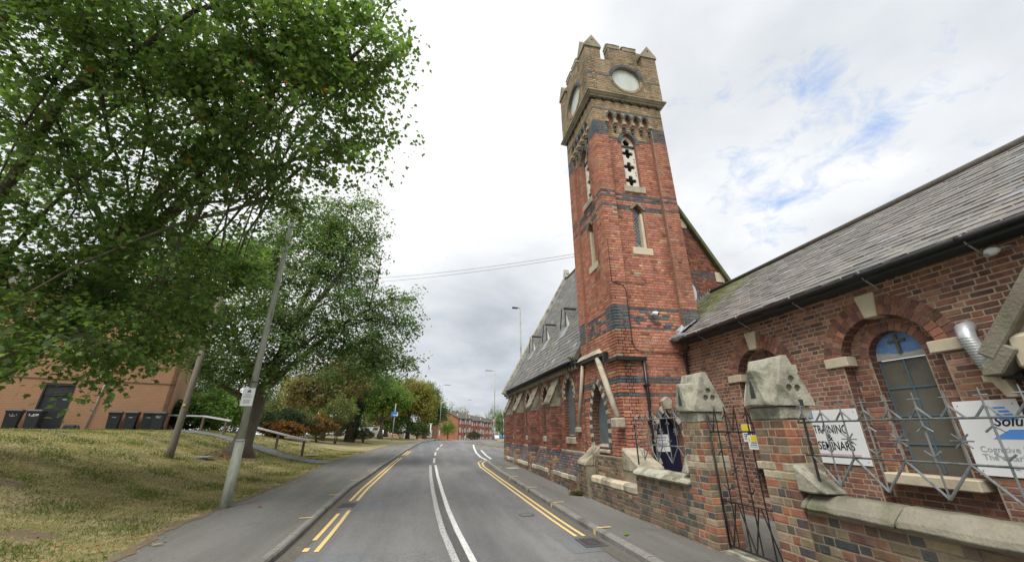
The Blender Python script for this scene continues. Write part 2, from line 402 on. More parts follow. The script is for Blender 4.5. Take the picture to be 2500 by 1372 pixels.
# openings: (poly(), ext(v)) pairs
class Op:
    def __init__(s, kind, uc, w, v0, vs=0, H=0): s.k, s.uc, s.h, s.v0, s.vs, s.H = kind, uc, w / 2, v0, vs, H
    def rad(s): return (s.H ** 2 + s.h ** 2) / (2 * s.h)
    def ext(s, v, g=0.0):
        h = s.h + g
        if v < s.v0 - g: return None
        if s.k == 'rect': return (s.uc - h, s.uc + h) if v <= s.vs + g else None
        if v <= s.vs: return (s.uc - h, s.uc + h)
        if s.k == 'round':
            d = v - s.vs; return None if d >= h else (s.uc - math.sqrt(h * h - d * d), s.uc + math.sqrt(h * h - d * d))
        if s.k == 'circle':
            d = abs(v - s.vs); return None if d >= h else (s.uc - math.sqrt(h * h - d * d), s.uc + math.sqrt(h * h - d * d))
        R = s.rad(); Rg = R + g; d = v - s.vs
        if d >= Rg: return None
        x = math.sqrt(Rg * Rg - d * d) - (R - s.h)
        return (s.uc - x, s.uc + x) if x > 0 else None
    def poly(s, g=0.0, seg=8):
        h = s.h + g
        if s.k == 'rect': return [(s.uc - h, s.v0 - g), (s.uc + h, s.v0 - g), (s.uc + h, s.vs + g), (s.uc - h, s.vs + g)]
        if s.k == 'circle': return [(s.uc + h * math.cos(t), s.vs + h * math.sin(t)) for t in np.linspace(0, 2 * math.pi, 33)[:-1]]
        if s.k == 'round':
            return [(s.uc - h, s.v0), (s.uc + h, s.v0)] + [(s.uc + h * math.cos(t), s.vs + h * math.sin(t)) for t in np.linspace(0, math.pi, 2 * seg + 1)]
        R = s.rad() + g; c = s.rad() - s.h; T = math.acos(max(-1, min(1, c / R)))
        right = [(s.uc - c + R * math.cos(t), s.vs + R * math.sin(t)) for t in np.linspace(0, T, seg + 1)]
        left = [(2 * s.uc - u, v) for u, v in right[::-1]][1:]
        return [(s.uc - h, s.v0), (s.uc + h, s.v0)] + right + left


# ------------------------------------------------------------------ pieces laid one by one (bricks, slates, voussoirs ...)
PIECES = {}
UNIT = {}


def unit_brick(k):
    r = random.Random(k); c = .09; m = MB(); j = lambda a: a + r.uniform(-.03, .03)
    b = [(-.5, -.5, 0), (.5, -.5, 0), (.5, .5, 0), (-.5, .5, 0)]
    mid = [(x, y, .78) for x, y, _ in b]
    fr = [(-.5 + c * .35, -.5 + c, 1), (.5 - c * .35, -.5 + c, 1), (.5 - c * .35, .5 - c, 1), (-.5 + c * .35, .5 - c, 1)]
    fr = [(x + r.uniform(-.008, .008), j(y), z + r.uniform(-.06, .06)) for x, y, z in fr]
    vs = b + mid + fr; fs = [(8, 9, 10, 11)]
    for a in (0, 4):
        for i in range(4): fs.append((a + i, a + (i + 1) % 4, a + 4 + (i + 1) % 4, a + 4 + i))
    m.add(vs, fs); return m


for _k in range(4):
    UNIT['brick%d' % _k] = unit_brick(_k)
_m = MB(); _m.add([(-.5, 0, 0), (.5, 0, 0), (.5, 1, 0), (-.5, 1, 0), (-.48, 0, 1), (.49, .02, 1), (.48, 1, .35), (-.49, 1, .35)],
                  [(4, 5, 6, 7), (0, 1, 5, 4), (1, 2, 6, 5), (2, 3, 7, 6), (3, 0, 4, 7)]); UNIT['slate0'] = _m
_m = MB(); _m.add([(-.5, 0, 0), (.5, 0, 0), (.5, 1, 0), (-.5, 1, 0), (-.49, .06, 1), (.46, 0, 1), (.49, 1, .3), (-.48, 1, .3)],
                  [(4, 5, 6, 7), (0, 1, 5, 4), (1, 2, 6, 5), (2, 3, 7, 6), (3, 0, 4, 7)]); UNIT['slate1'] = _m
UMESH = {}


def piece(owner, name, unit, pair, M, col, N=None):
    PIECES.setdefault((owner.name, name), []).append((owner, unit, pair, M, col, N))


def umesh(unit, pair):
    if (unit, pair) not in UMESH:
        me = UNIT[unit].mesh('piece', unit not in ('slate0', 'slate1')); me.materials.append(MATS[PAIR[pair][0]]); UMESH[unit, pair] = me
    return UMESH[unit, pair]


def big_in_view(M, N):
    c = M.translation; d = c.dot(cf)
    if d < .3: return 0
    x = c.dot(cr2) / d * FPX; y = c.dot(cu2) / d * FPX
    k = 1.0 if (abs(x) < 1260 and abs(y) < 700) else .0005
    n = N if N is not None else V3((M[0][2], M[1][2], M[2][2])).normalized()
    face = max(0.02, -n.dot(c.normalized()))
    return k * face * M.col[0].xyz.length * M.col[1].xyz.length / d ** 2


def finish_pieces(limit=300):
    for (on, name), L in PIECES.items():
        if len(L) > limit:
            L = sorted(L, key=lambda e: -big_in_view(e[3], e[5]))
        for owner, unit, pair, M, col, N in L[:limit]:
            o = bpy.data.objects.new(name, umesh(unit, pair)); o.color = (*col, 1); o.parent = owner
            o.matrix_parent_inverse = WM[owner.name].inverted(); COL.objects.link(o); o.matrix_basis = M
        rest = L[limit:]
        if not rest: continue
        vs, fs, cs, b = [], [], [], 0
        for owner, unit, pair, M, col, N in rest:
            um = UNIT[unit]; A = np.array(M); v = np.array(um.v) @ A[:3, :3].T + A[:3, 3]; vs.append(v)
            fs += [tuple(b + i for i in f) for f in um.f]; cs += [col] * len(um.f); b += len(v)
        m = MB(); m.v = np.concatenate(vs).tolist(); m.f = fs; m.c = cs
        me = m.mesh(name, False); me.materials.append(MATS[PAIR[rest[0][2]][1]])
        o = put(bpy.data.objects.new(name, me), rest[0][0]); o['kind'] = 'stuff'


def lay(owner, F, u0, u1, v0, v1, pal, ops=(), clip=None, ch=.094, bl=.285, j=.015, proud=.006, seed=1, flem=True, name='brick', back=.02, gap=0.0):
    r = random.Random(seed); nr = max(1, round((v1 - v0) / ch)); ch = (v1 - v0) / nr
    for i in range(nr):
        va = v0 + i * ch; vb = va + ch - j; vm = (va + vb) / 2
        rng = [(u0, u1)]
        if clip:
            e = clip(vm)
            if not e: continue
            rng = [(max(u0, e[0]), min(u1, e[1]))]
        for op in ops:
            e = op.ext(vm, gap) or op.ext(va, gap) or op.ext(vb, gap)
            if e:
                new = []
                for a, b in rng:
                    if e[1] <= a or e[0] >= b: new.append((a, b)); continue
                    if e[0] > a: new.append((a, e[0]))
                    if e[1] < b: new.append((e[1], b))
                rng = new
        u = u0 - (bl * .75 if i % 2 else 0) - r.uniform(0, .02); k = i % 2
        while u < u1:
            L = bl if (not flem or (k % 2 == 0 and r.random() > .06)) else bl * .5
            k += 1; a0, b0 = u, u + L - j; u += L
            for a, b in rng:
                a1, b1 = max(a, a0), min(b, b0)
                if b1 - a1 < .035: continue
                w = b1 - a1
                piece(owner, name, 'brick%d' % r.randrange(4), 'brick',
                      F.mat((a1 + b1) / 2, vm, -back, w, (vb - va) * r.uniform(.96, 1.03), back + proud + r.uniform(-.003, .004), r.gauss(0, .004)), pal((a1 + b1) / 2, vm, r), F.N)


def jit(c, r, k=.11):
    f = 1 + r.gauss(0, k); f = max(.5, f); return (c[0] * f * (1 + r.gauss(0, .04)), c[1] * f, c[2] * f * (1 + r.gauss(0, .05)))


RED = [(.42, .18, .115), (.40, .165, .11), (.45, .205, .13), (.37, .16, .112), (.42, .20, .14), (.34, .155, .118), (.46, .235, .15), (.40, .185, .135)]
HALL = [(.25, .125, .09), (.215, .105, .08), (.28, .135, .095), (.18, .095, .075), (.34, .165, .105), (.21, .115, .095), (.25, .135, .10), (.15, .09, .08), (.30, .16, .115)]
BUFF = [(.38, .295, .18), (.33, .26, .16), (.42, .335, .20), (.30, .23, .145), (.35, .25, .16)]
OLIVE = [(.29, .24, .155), (.25, .21, .14), (.32, .265, .17), (.22, .185, .13), (.32, .225, .15)]
BLUE = [(.09, .12, .13), (.10, .125, .145), (.08, .105, .12), (.11, .14, .14), (.105, .115, .135)]
WALLP = [(.16, .125, .09), (.19, .145, .10), (.135, .11, .085), (.22, .125, .085), (.095, .095, .085), (.08, .085, .085), (.24, .195, .13), (.18, .115, .09), (.16, .135, .095), (.15, .12, .09)]
PILL = [(.29, .23, .15), (.25, .20, .135), (.32, .14, .085), (.36, .165, .09), (.10, .095, .095), (.21, .12, .09), (.24, .19, .13), (.29, .135, .09), (.18, .145, .11), (.27, .20, .135)]


def tone(c, r, k=.09): f = max(.6, 1 + r.gauss(0, k)); return (c[0] * f, c[1] * f, c[2] * f)


def pick(P): return lambda u, v, r: jit(r.choice(P), r)


def ring(owner, F, uc, vc, ri, ro, a0, a1, n, colf, n0=-.03, n1=.010, name='voussoir', gap=.020):
    da = (a1 - a0) / n; key = 'w%.3f_%.3f_%.4f' % (ri, ro, da); g = gap / 2 / ro
    if key not in UNIT:
        m = MB(); h = da / 2; P = []
        for z, c in ((0, 0), (.8, 0), (1, .006)):
            P += [((ri + c) * math.cos(t), (ri + c) * math.sin(t), z) for t in (-h + g, h - g)][:1] + [((ro - c) * math.cos(t), (ro - c) * math.sin(t), z) for t in (-h + g, h - g)] + [((ri + c) * math.cos(h - g), (ri + c) * math.sin(h - g), z)]
        fs = [(8, 9, 10, 11)]
        for a in (0, 4): fs += [(a + i, a + (i + 1) % 4, a + 4 + (i + 1) % 4, a + 4 + i) for i in range(4)]
        m.add(P, fs); UNIT[key] = m
    for i in range(n):
        t = a0 + (i + .5) * da
        if F.det() < 0: M = F.mat(uc, vc, n0, 1, 1, n1 - n0); tt = math.pi - t
        else: M = F.mat(uc, vc, n0, 1, 1, n1 - n0); tt = t
        M = M @ Matrix.Rotation(tt, 4, 'Z')
        piece(owner, name, key, 'brick', M, colf(i, rnd), F.N)


def pointed_ring(owner, F, op, th, n, colf, n0=-.03, n1=.014, name='voussoir', down=0.0):
    R = op.rad(); c = R - op.h; T = math.acos(c / R)
    ring(owner, F, op.uc - c, op.vs, R, R + th, -down / R, T, n, colf, n0, n1, name)
    ring(owner, F, op.uc + c, op.vs, R, R + th, math.pi - T, math.pi + down / R, n, colf, n0, n1, name)


def lay_slates(owner, F, u0, u1, v0, v1, colf, ex=.22, w=.3, seed=3, th=.022, skip=None):
    r = random.Random(seed); nr = round((v1 - v0) / ex); ex = (v1 - v0) / nr
    for i in range(nr):
        u = u0 - (w / 2 if i % 2 else 0)
        while u < u1:
            a, b = max(u0, u), min(u1, u + w); u += w
            if b - a < .05 or (skip and skip((a + b) / 2, v0 + i * ex)): continue
            M = F.mat((a + b) / 2, v0 + i * ex - .02 + r.gauss(0, .006), r.uniform(0, .006), b - a - .006, ex + .05, th * r.uniform(.8, 1.3), r.gauss(0, .012))
            piece(owner, 'slate', 'slate%d' % r.randrange(2), 'slate', M, colf((a + b) / 2, i, r), F.N)


FONT_DG = []


def text(parent, name, s, F, u, v, h, mat, n=.004, shear=0.0, align='CENTER', right=None, width=None, thick=.002, bold=0.0):
    cu_ = bpy.data.curves.new(name, 'FONT'); cu_.body = s; cu_.size = h / .70; cu_.align_x = align; cu_.shear = shear; cu_.extrude = thick; cu_.offset = bold * h; cu_.resolution_u = 3
    ob = bpy.data.objects.new(name, cu_); COL.objects.link(ob)
    me = bpy.data.meshes.new_from_object(ob.evaluated_get(bpy.context.evaluated_depsgraph_get()))
    bpy.data.objects.remove(ob); bpy.data.curves.remove(cu_)
    U = V3(right) if right else (-F.U if F.det() < 0 else F.U)
    k = 1.0
    if width:
        xs = [q.co.x for q in me.vertices]; k = width / (max(xs) - min(xs))
    M = Matrix.Identity(4); q = F.p(u, v, n)
    for r_ in range(3): M[r_][0] = U[r_] * k; M[r_][1] = F.V[r_]; M[r_][2] = F.N[r_]; M[r_][3] = q[r_]
    me.transform(M); me.materials.clear(); me.materials.append(MATS[mat])
    return put(bpy.data.objects.new(name, me), parent)

# ------------------------------------------------------------------ ground, road, pavements
def lerp(t, P): return float(np.interp(t, [a for a, _ in P], [b for _, b in P]))


def g(Y):                                             # height of the carriageway below the camera
    if Y < 10: return -2.0
    if Y < 52: return -2.0 + (Y - 10) * .0175
    if Y < 62: return -1.265 + (Y - 52) * .007
    return max(-1.195 - (Y - 62) * .03, -4.5)


EDGE = [(-30, -4.4), (8.7, -4.65), (11, -5.0), (13.3, -4.9), (17, -4.75), (24, -5.0), (28, -4.9), (35, -4.1), (45, -3.0), (54, -.6), (66, 2.5), (80, 6), (120, 20)]
KL = [(-30, -2.3), (8.7, -2.27), (12, -2.34), (16, -2.36), (20, -2.12), (24, -1.98), (34, -1.42), (50, -.3), (60, 1.6), (75, 5.6), (95, 12), (120, 22)]
KR = [(-30, 3.68), (16, 3.62), (20, 3.62), (24, 3.72), (25.5, 3.95), (26.6, 4.5), (27.2, 5.4), (27.5, 7.0)]
sm = lambda a: (lambda t: t * t * (3 - 2 * t))(min(1, max(0, a)))


def bank(X, Y):
    z0 = g(Y) + .085; d = lerp(Y, EDGE) - X
    if d < 0: return z0
    top = lerp(Y, [(0, .1), (33, .1), (42, -.38), (55, -.55), (75, -.9), (110, -2.0)])
    bump = .03 * math.sin(X * 1.7 + Y * .9) * math.sin(Y * 1.3 - X * .4) * sm(d / 2)
    return z0 + (top - z0) * sm((d - .5) / 10.6) + bump * (1 - sm((d - 8) / 4))


def ribbon(name, ys, left, right, zf, mat, parent=None, kind='structure', nx=1):
    m = MB(); vs = []; fs = []
    for y in ys:
        a, b = left(y), right(y)
        for k in range(nx + 1):
            x = a + (b - a) * k / nx; vs.append((x, y, zf(x, y)))
    q = nx + 1
    for i in range(len(ys) - 1):
        for k in range(nx): fs.append((i * q + k, i * q + k + 1, (i + 1) * q + k + 1, (i + 1) * q + k))
    me = bpy.data.meshes.new(name); me.from_pydata(vs, [], fs); me.materials.append(MATS[mat])
    o = put(bpy.data.objects.new(name, me), parent)
    if kind and parent is None: o['kind'] = kind
    return o


def strip(name, pts, w, mat, parent, dz=.008, z=None):
    """painted line of width w along a ground polyline"""
    m = MB(); vs = []; P = [V3((x, y, 0)) for x, y in pts]
    Q = []
    for a, b in zip(P, P[1:]):
        k = max(1, int((b - a).length / .8))
        Q += [a.lerp(b, i / k) for i in range(k)]
    Q.append(P[-1])
    for i, p in enumerate(Q):
        d = (Q[min(i + 1, len(Q) - 1)] - Q[max(0, i - 1)]).normalized(); s = V3((-d.y, d.x, 0)) * w / 2
        for t in (p + s, p - s): vs.append((t.x, t.y, (z if z is not None else g(t.y)) + dz))
    fs = [(2 * i, 2 * i + 2, 2 * i + 3, 2 * i + 1) for i in range(len(Q) - 1)]
    me = bpy.data.meshes.new(name); me.from_pydata(vs, [], [f[::-1] for f in fs]); me.materials.append(MATS[mat])
    o = bpy.data.objects.new(name, me); return put(o, parent)


ys = [-30, -20, -10] + [y for y in np.arange(-4, 62, .75)] + [64, 68, 72, 78, 86, 95, 110, 120]
yl = [-400, -200, -60] + ys + [150, 220, 320, 500, 800]
ground = ribbon('ground', yl, lambda y: -900, lambda y: 900, lambda x, y: g(y) - .30, 'earth', nx=40)
road = ribbon('road', ys, lambda y: lerp(y, KL) - .02, lambda y: (3.75 if y < 24 else 60), lambda x, y: g(y), 'asphalt', nx=8)
lawn = ribbon('lawn', [y for y in np.arange(-14, 6, .5)] + [y for y in np.arange(6, 36, .2)] + [y for y in np.arange(36, 62, .5)] + [64, 68, 74, 82, 95, 110], lambda y: lerp(y, EDGE) - 60, lambda y: lerp(y, EDGE) + .05 * math.sin(y * 2.3) + .04 * math.sin(y * 5.9 + 1) + .03 * math.sin(y * 13.7),
              lambda x, y: bank(x, y) + (.028 if x > lerp(y, EDGE) - .4 else 0), 'grass_ground', nx=130)
def soil_at(x, y):                                    # bare worn earth: patches on the bank and along the pavement edge
    d = lerp(y, EDGE) - x; a = nvec(V3((x * .55, y * .9, 3.0))).x * 1.1 + nvec(V3((x * 1.6, y * 2.2, 7.0))).y * .5
    return min(1, max(0, (a - .42) * 2.6, 1.0 - d / .42 if d < .42 else 0, .9 - math.hypot(x + 9.4, y - 23.6) / 2.2))


sa = lawn.data.attributes.new('soil', 'FLOAT', 'POINT'); sa.data.foreach_set('value', [soil_at(v.co.x, v.co.y) for v in lawn.data.vertices])
pl_ = ribbon('left_pavement', ys, lambda y: lerp(y, EDGE) - .12, lambda y: lerp(y, KL) - .14, lambda x, y: g(y) + .105, 'pavement', nx=3)
prr = ribbon('right_pavement', [-30, -10] + list(np.arange(0, 25.4, .75)) + [25.4], lambda y: lerp(y, KR) + .14, lambda y: 5.1, lambda x, y: g(y) + .105, 'pavement', nx=2)
# corner of the pavement round the end of the church
m = MB(); arc = [(x, y) for y, x in KR if y > 25.3]
arc = [(lerp(25.4, KR) + .14, 25.4), (4.1, 25.55), (4.6, 26.5), (5.4, 27.05), (7.0, 27.35), (30, 27.6)]
m.add([(x, y, g(y) + .105) for x, y in arc] + [(30, 25.4, g(25.4) + .105), (5.1, 25.4, g(25.4) + .105)], [tuple(range(8))])
m.build('corner_pavement', 'pavement')['kind'] = 'structure'
yard = ribbon('yard', [-12, 0, 12.9], lambda y: 5.25, lambda y: 7.72, lambda x, y: -1.86, 'pavement')
# far pavement across the side street
FARK = [(5.35, 50), (5.9, 45.5), (6.6, 41), (7.6, 37.6), (10, 35.2), (14, 34), (40, 33)]
m = MB(); n_ = len(FARK)
m.add([(x, y, g(y) + .11) for x, y in FARK] + [(x + 4, y + 5, g(y + 5) + .11) for x, y in FARK][::-1] , [tuple([i, i + 1, 2 * n_ - 2 - i, 2 * n_ - 1 - i]) for i in range(n_ - 1)])
farp = m.build('far_pavement', 'pavement'); farp['kind'] = 'structure'
ribbon('far_ground', [34, 40, 50, 62, 75, 95, 120], lambda y: max(9.4 if y < 45 else lerp(y, KL) + 8.5, 9.2), lambda y: 90, lambda x, y: g(max(y, 40)) + .02 + .09, 'grass_ground')


def kerb_run(name, pts, side, label_z=0):
    """kerb of separate stones about 0.9 m long"""
    P = [V3((x, y, 0)) for x, y in pts]; D = [0]
    for a, b in zip(P, P[1:]): D.append(D[-1] + (b - a).length)
    root = bpy.data.objects.new(name, None); root.location = (P[0].x, P[0].y, g(P[0].y)); root.matrix_basis = Matrix.Translation((P[0].x, P[0].y, g(P[0].y)))
    put(root); root['kind'] = 'structure'

    def at(s): return V3((float(np.interp(s, D, [p.x for p in P])), float(np.interp(s, D, [p.y for p in P])), 0))
    s = 0; r = random.Random(len(name)); step = .93
    while s < D[-1]:
        a, b = at(s), at(min(D[-1], s + step - .012)); s += step
        d = (b - a).normalized() if (b - a).length > 1e-3 else V3((0, 1, 0)); q = V3((-d.y, d.x, 0)) * side
        m = MB(); h = .115 + r.uniform(-.004, .004); w = .145
        za, zb = g(a.y), g(b.y)
        prof = [(0, -.12), (0, h - .03), (.03, h), (w, h), (w, -.12)]
        vs = [a + q * x + V3((0, 0, za + z)) for x, z in prof] + [b + q * x + V3((0, 0, zb + z)) for x, z in prof]
        m.add(vs, [tuple(range(5))[::-1], tuple(range(5, 10))] + [(i, (i + 1) % 5, 5 + (i + 1) % 5, 5 + i) for i in range(5)])
        m.build('kerb_stone', 'kerb', root)
    return root


kl = kerb_run('left_kerb', [(x, y) for y, x in KL if -1 < y < 76 and y > 5] and [(-2.27, 4)] + [(x, y) for y, x in KL if 5 < y < 70], 1)
kr = kerb_run('right_kerb', [(3.66, 3), (3.62, 16), (3.62, 20), (3.72, 24), (3.95, 25.4), (4.5, 26.5), (5.4, 27.1), (7.0, 27.4), (14, 27.5)], -1)
kf = kerb_run('far_kerb', FARK, -1)

# markings
LN = lambda *a, **k: strip(*a, **k)
LN('white_line', [(.78, 3), (.68, 7.5), (.56, 9.7), (.50, 12), (.46, 15), (.45, 19), (.50, 24)], .125, 'line_worn', road)
LN('white_line', [(1.08, 3), (.96, 7.5), (.87, 9.7), (.80, 12), (.77, 15), (.75, 19), (.78, 24)], .115, 'line_white', road)
for a, b in ((25.2, 28.6), (30.8, 34.2), (37, 40.5), (43, 46.5)):
    f = lambda y: lerp(y, [(24, .68), (28.6, .84), (36, 1.15), (42, 1.65), (50, 2.5)])
    LN('white_line', [(f(a), a), (f((a + b) / 2), (a + b) / 2), (f(b), b)], .13, 'line_white', road)
LN('white_line', [(4.02, 26.3), (3.98, 29), (4.2, 33), (4.75, 39), (5.4, 45.2)], .16, 'line_white', road, dz=.012)
LN('white_line', [(4.42, 26.6), (4.58, 30.5), (5.0, 36)], .15, 'line_white', road, dz=.012)
LN('worn_strip', [(.93, 3), (.82, 7.5), (.715, 9.7), (.65, 12), (.615, 15), (.60, 19), (.64, 23.6)], .15, 'strip_dark', road, dz=.006)
for f_, a_ in ((KL, .16), (KR, -.16)): LN('gutter_dirt', [(lerp(y, f_) + a_, y) for y in np.arange(3.2, 25 if f_ is KR else 48, 1.2)], .30, 'gutter_dirt', road, dz=.0072)
for x0, pts in ((0, [(3.19, 8.65), (3.16, 12), (3.12, 18.9), (3.10, 22.4), (3.28, 24.8), (3.62, 25.9), (4.3, 26.6)]), (1, [(3.36, 8.65), (3.34, 12), (3.31, 18.9), (3.31, 22.6), (3.47, 24.4), (3.75, 25.4), (4.4, 26.3)])):
    LN('yellow_line', pts, .075, 'line_yellow', road, dz=.010)
LN('yellow_line', [(3.2, 2.5), (3.2, 6.9)], .075, 'line_yellow', road, dz=.010); LN('yellow_line', [(3.38, 2.5), (3.38, 6.75)], .075, 'line_yellow', road, dz=.010)
LN('yellow_line', [(-1.72, 8.65), (-1.75, 11), (-1.78, 12.35)], .085, 'line_yellow', road, dz=.010)
LN('yellow_line', [(-1.95, 9.5), (-1.98, 12.0)], .085, 'line_yellow', road, dz=.010)
LN('yellow_line', [(-1.92, 8.7), (-1.93, 8.95)], .1, 'line_yellow', road, dz=.010)
LN('yellow_line', [(-1.80, 13.75), (-1.8, 16), (-1.66, 20.5), (-1.5, 25.5), (-1.32, 29.5)], .085, 'line_yellow', road, dz=.010)
LN('yellow_line', [(-2.0, 13.75), (-1.99, 16), (-1.84, 20.5), (-1.68, 25.5), (-1.5, 29)], .08, 'line_yellow', road, dz=.010)
LN('yellow_line', [(-1.15, 31.5), (-.95, 36)], .09, 'line_yellow', road, dz=.010); LN('yellow_line', [(-1.36, 31.5), (-1.16, 36)], .09, 'line_yellow', road, dz=.010)
LN('yellow_line', [(5.2, 50), (5.75, 45.3), (6.42, 41), (7.4, 37.3), (10, 34.9), (16, 33.5)], .12, 'line_yellow', road, dz=.012)
for y in (7.6, 11.05, 14.2, 17.5, 20.7, 24.2):           # loading ticks on the kerbs
    x = lerp(y, KL) - .05
    LN('yellow_mark', [(x - .30, y), (x, y + .01)], .07, 'line_yellow', kl, dz=.1235)
for y in (8.72, 11.66, 14.4, 17.35, 21):
    x = lerp(y, KR) + .05
    LN('yellow_mark', [(x, y), (x + .32, y + .01)], .065, 'line_yellow', kr, dz=.1235)
    m = MB(); m.box((x - .056, y - .05, g(y) + .005), (x - .0505, y + .05, g(y) + .085)); m.build('yellow_mark', 'line_yellow', kr)
# resurfaced patches and gullies
for (x0, x1, y0, y1) in ((-2.2, -.95, 12.4, 13.7), (-2.2, -.9, 6.6, 8.5), (2.75, 3.58, 7.55, 8.6), (-2.0, .3, 36, 58)):
    if y1 > 30:
        ribbon('patch', np.arange(36, 58, 1.0), lambda y: lerp(y, KL) + .1, lambda y: lerp(y, KL) + 1.9, lambda x, y: g(y) + .004, 'asphalt_new', road)
    else:
        m = MB(); m.add([(x0, y0, g(y0) + .004), (x1, y0 + .05, g(y0) + .004), (x1 + .05, y1, g(y1) + .004), (x0, y1, g(y1) + .004)], [(0, 1, 2, 3)]); m.build('patch', 'asphalt_new', road)


def gully(x, y, label, l=.62, w=.44):
    t = thing('drain_grate', label, 'drain', (x, y, g(y)), 'road gully grates'); m = MB(); z = g(y) + .006
    m.box((x - w / 2, y - l / 2, z), (x + w / 2, y - l / 2 + .05, z + .012)); m.box((x - w / 2, y + l / 2 - .05, z), (x + w / 2, y + l / 2, z + .012))
    m.box((x - w / 2, y - l / 2 + .05, z), (x - w / 2 + .05, y + l / 2 - .05, z + .012)); m.box((x + w / 2 - .05, y - l / 2 + .05, z), (x + w / 2, y + l / 2 - .05, z + .012))
    m.build('frame', 'iron', t)
    m = MB(); m.box((x - w / 2 + .05, y - l / 2 + .05, z), (x + w / 2 - .05, y + l / 2 - .05, z + .003)); m.build('pit', 'black_iron', t)
    for i in range(6):
        a = y - l / 2 + .09 + i * (l - .18) / 5; m = MB(); m.box((x - w / 2 + .05, a - .02, z + .004), (x + w / 2 - .05, a + .02, z + .012)); m.build('bar', 'iron', t)


gully(-1.96, 13.1, 'iron gully grate in the gap between the yellow lines on the left')
gully(-1.95, 7.7, 'iron gully grate nearest the camera by the left kerb')
gully(3.3, 8.15, 'iron gully grate where the right hand yellow lines end')


def round_cover(x, y, z, r, label):
    t = thing('manhole_cover', label, 'manhole cover', (x, y, z)); m = MB(); P = []
    for k in range(24):
        a = 2 * math.pi * k / 24; P.append((math.cos(a), math.sin(a)))
    for ra, rb, zz in ((r, r * .86, .008),):
        m.add([(x + c * ra, y + s * ra, z + zz) for c, s in P] + [(x + c * rb, y + s * rb, z + zz) for c, s in P], [(i, (i + 1) % 24, 24 + (i + 1) % 24, 24 + i) for i in range(24)])
    m.build('rim', 'iron', t); m = MB(); m.add([(x + c * r * .84, y + s * r * .84, z + .006) for c, s in P], [tuple(range(24))]); m.build('plate', 'asphalt_new', t)


round_cover(2.72, 10.9, g(10.9), .2, 'small round iron cover in the right hand lane')
m = MB(); m.box((4.15, 20.3, g(20.3) + .106), (4.75, 21.0, g(20.6) + .112)); tag(m.build('access_cover', 'stone_grey'), 'pale rectangular cover set in the right pavement', 'manhole cover')
# asphalt footpath climbing from the pavement to the flats, and the strip in front of them
PATH = [(-4.9, 25.6), (-6.2, 26.2), (-8, 27.3), (-9.6, 28.2), (-11, 28.9), (-13, 29.6), (-15.5, 29.9), (-17.5, 29.5), (-24, 26.6), (-40, 20)]
m = MB(); Q = []
for a, b in zip(PATH, PATH[1:]):
    a, b = V3((*a, 0)), V3((*b, 0)); k = max(1, int((b - a).length / .5)); Q += [a.lerp(b, i / k) for i in range(k)]
vs = []
for i, p in enumerate(Q):
    d = (Q[min(i + 1, len(Q) - 1)] - Q[max(0, i - 1)]).normalized(); s = V3((-d.y, d.x, 0)) * (.75 if p.x > -14 else 1.1)
    for k in (-1, -.33, .33, 1):
        t = p + s * k; vs.append((t.x, t.y, bank(t.x, t.y) + .035))
m.add(vs, [(4 * i + k, 4 * i + k + 1, 4 * i + 5 + k, 4 * i + 4 + k) for i in range(len(Q) - 1) for k in range(3)])
m.build('footpath', 'asphalt_new')['kind'] = 'structure'


# ------------------------------------------------------------------ church tower
TX0, TX1, TY0, TY1 = 5.43, 8.40, 10.36, 13.15
tower = thing('church_tower', 'tall red brick church clock tower with battlements and blue brick bands', 'tower', (TX0, TY0, -2))
NF, SF = near(TY0), street(TX0)
RD = .13                                              # depth of the tall recessed panels
NFR, SFR = near(TY0 + RD), street(TX0 + RD)


def band_rows(z, zs): return any(a <= z < b for a, b in zs)


def tower_pal(u, v, r):
    e = r.random()
    if v > 10.45: 
        if band_rows(v, ((11.55, 11.67),)): return jit(r.choice(BLUE), r)
        return jit(r.choice(BUFF), r)
    if band_rows(v, ((10.33, 10.45), (7.26, 7.37), (7.58, 7.69), (7.79, 7.90), (2.90, 3.01), (3.53, 3.64), (1.33, 1.45), (.93, 1.03))): return jit(r.choice(BLUE), r)
    if 7.69 <= v < 7.79: return jit(r.choice(BLUE if e < .5 else RED), r)
    if 3.01 <= v < 3.53: return jit(r.choice(BLUE if e < .42 else RED + [(.40, .2, .12)]), r)
    c = r.choice(RED)
    if e < .03: c = r.choice(BUFF)
    elif e < .055: c = (.22, .11, .085)
    return jit(c, r, .10)


def pier_pal(u, v, r):
    if 2.9 <= v < 3.64: return jit(r.choice(BLUE), r)
    if 10.45 <= v < 11.05: return jit(r.choice(BLUE), r)
    return tower_pal(u, v, r)


lan_n = Op('point', 6.84, .60, 8.25, 10.2, .5); low_n = Op('point', 6.82, .38, 5.78, 7.1, .36)
lan_s = Op('point', 11.72, .60, 8.25, 10.2, .5); low_s = Op('point', 11.72, .38, 5.6, 6.92, .36)
door_op = Op('point', 6.75, .86, -1.9, -.35, .9); arch_op = Op('point', 12.02, 1.18, -.46, .05, 1.4)
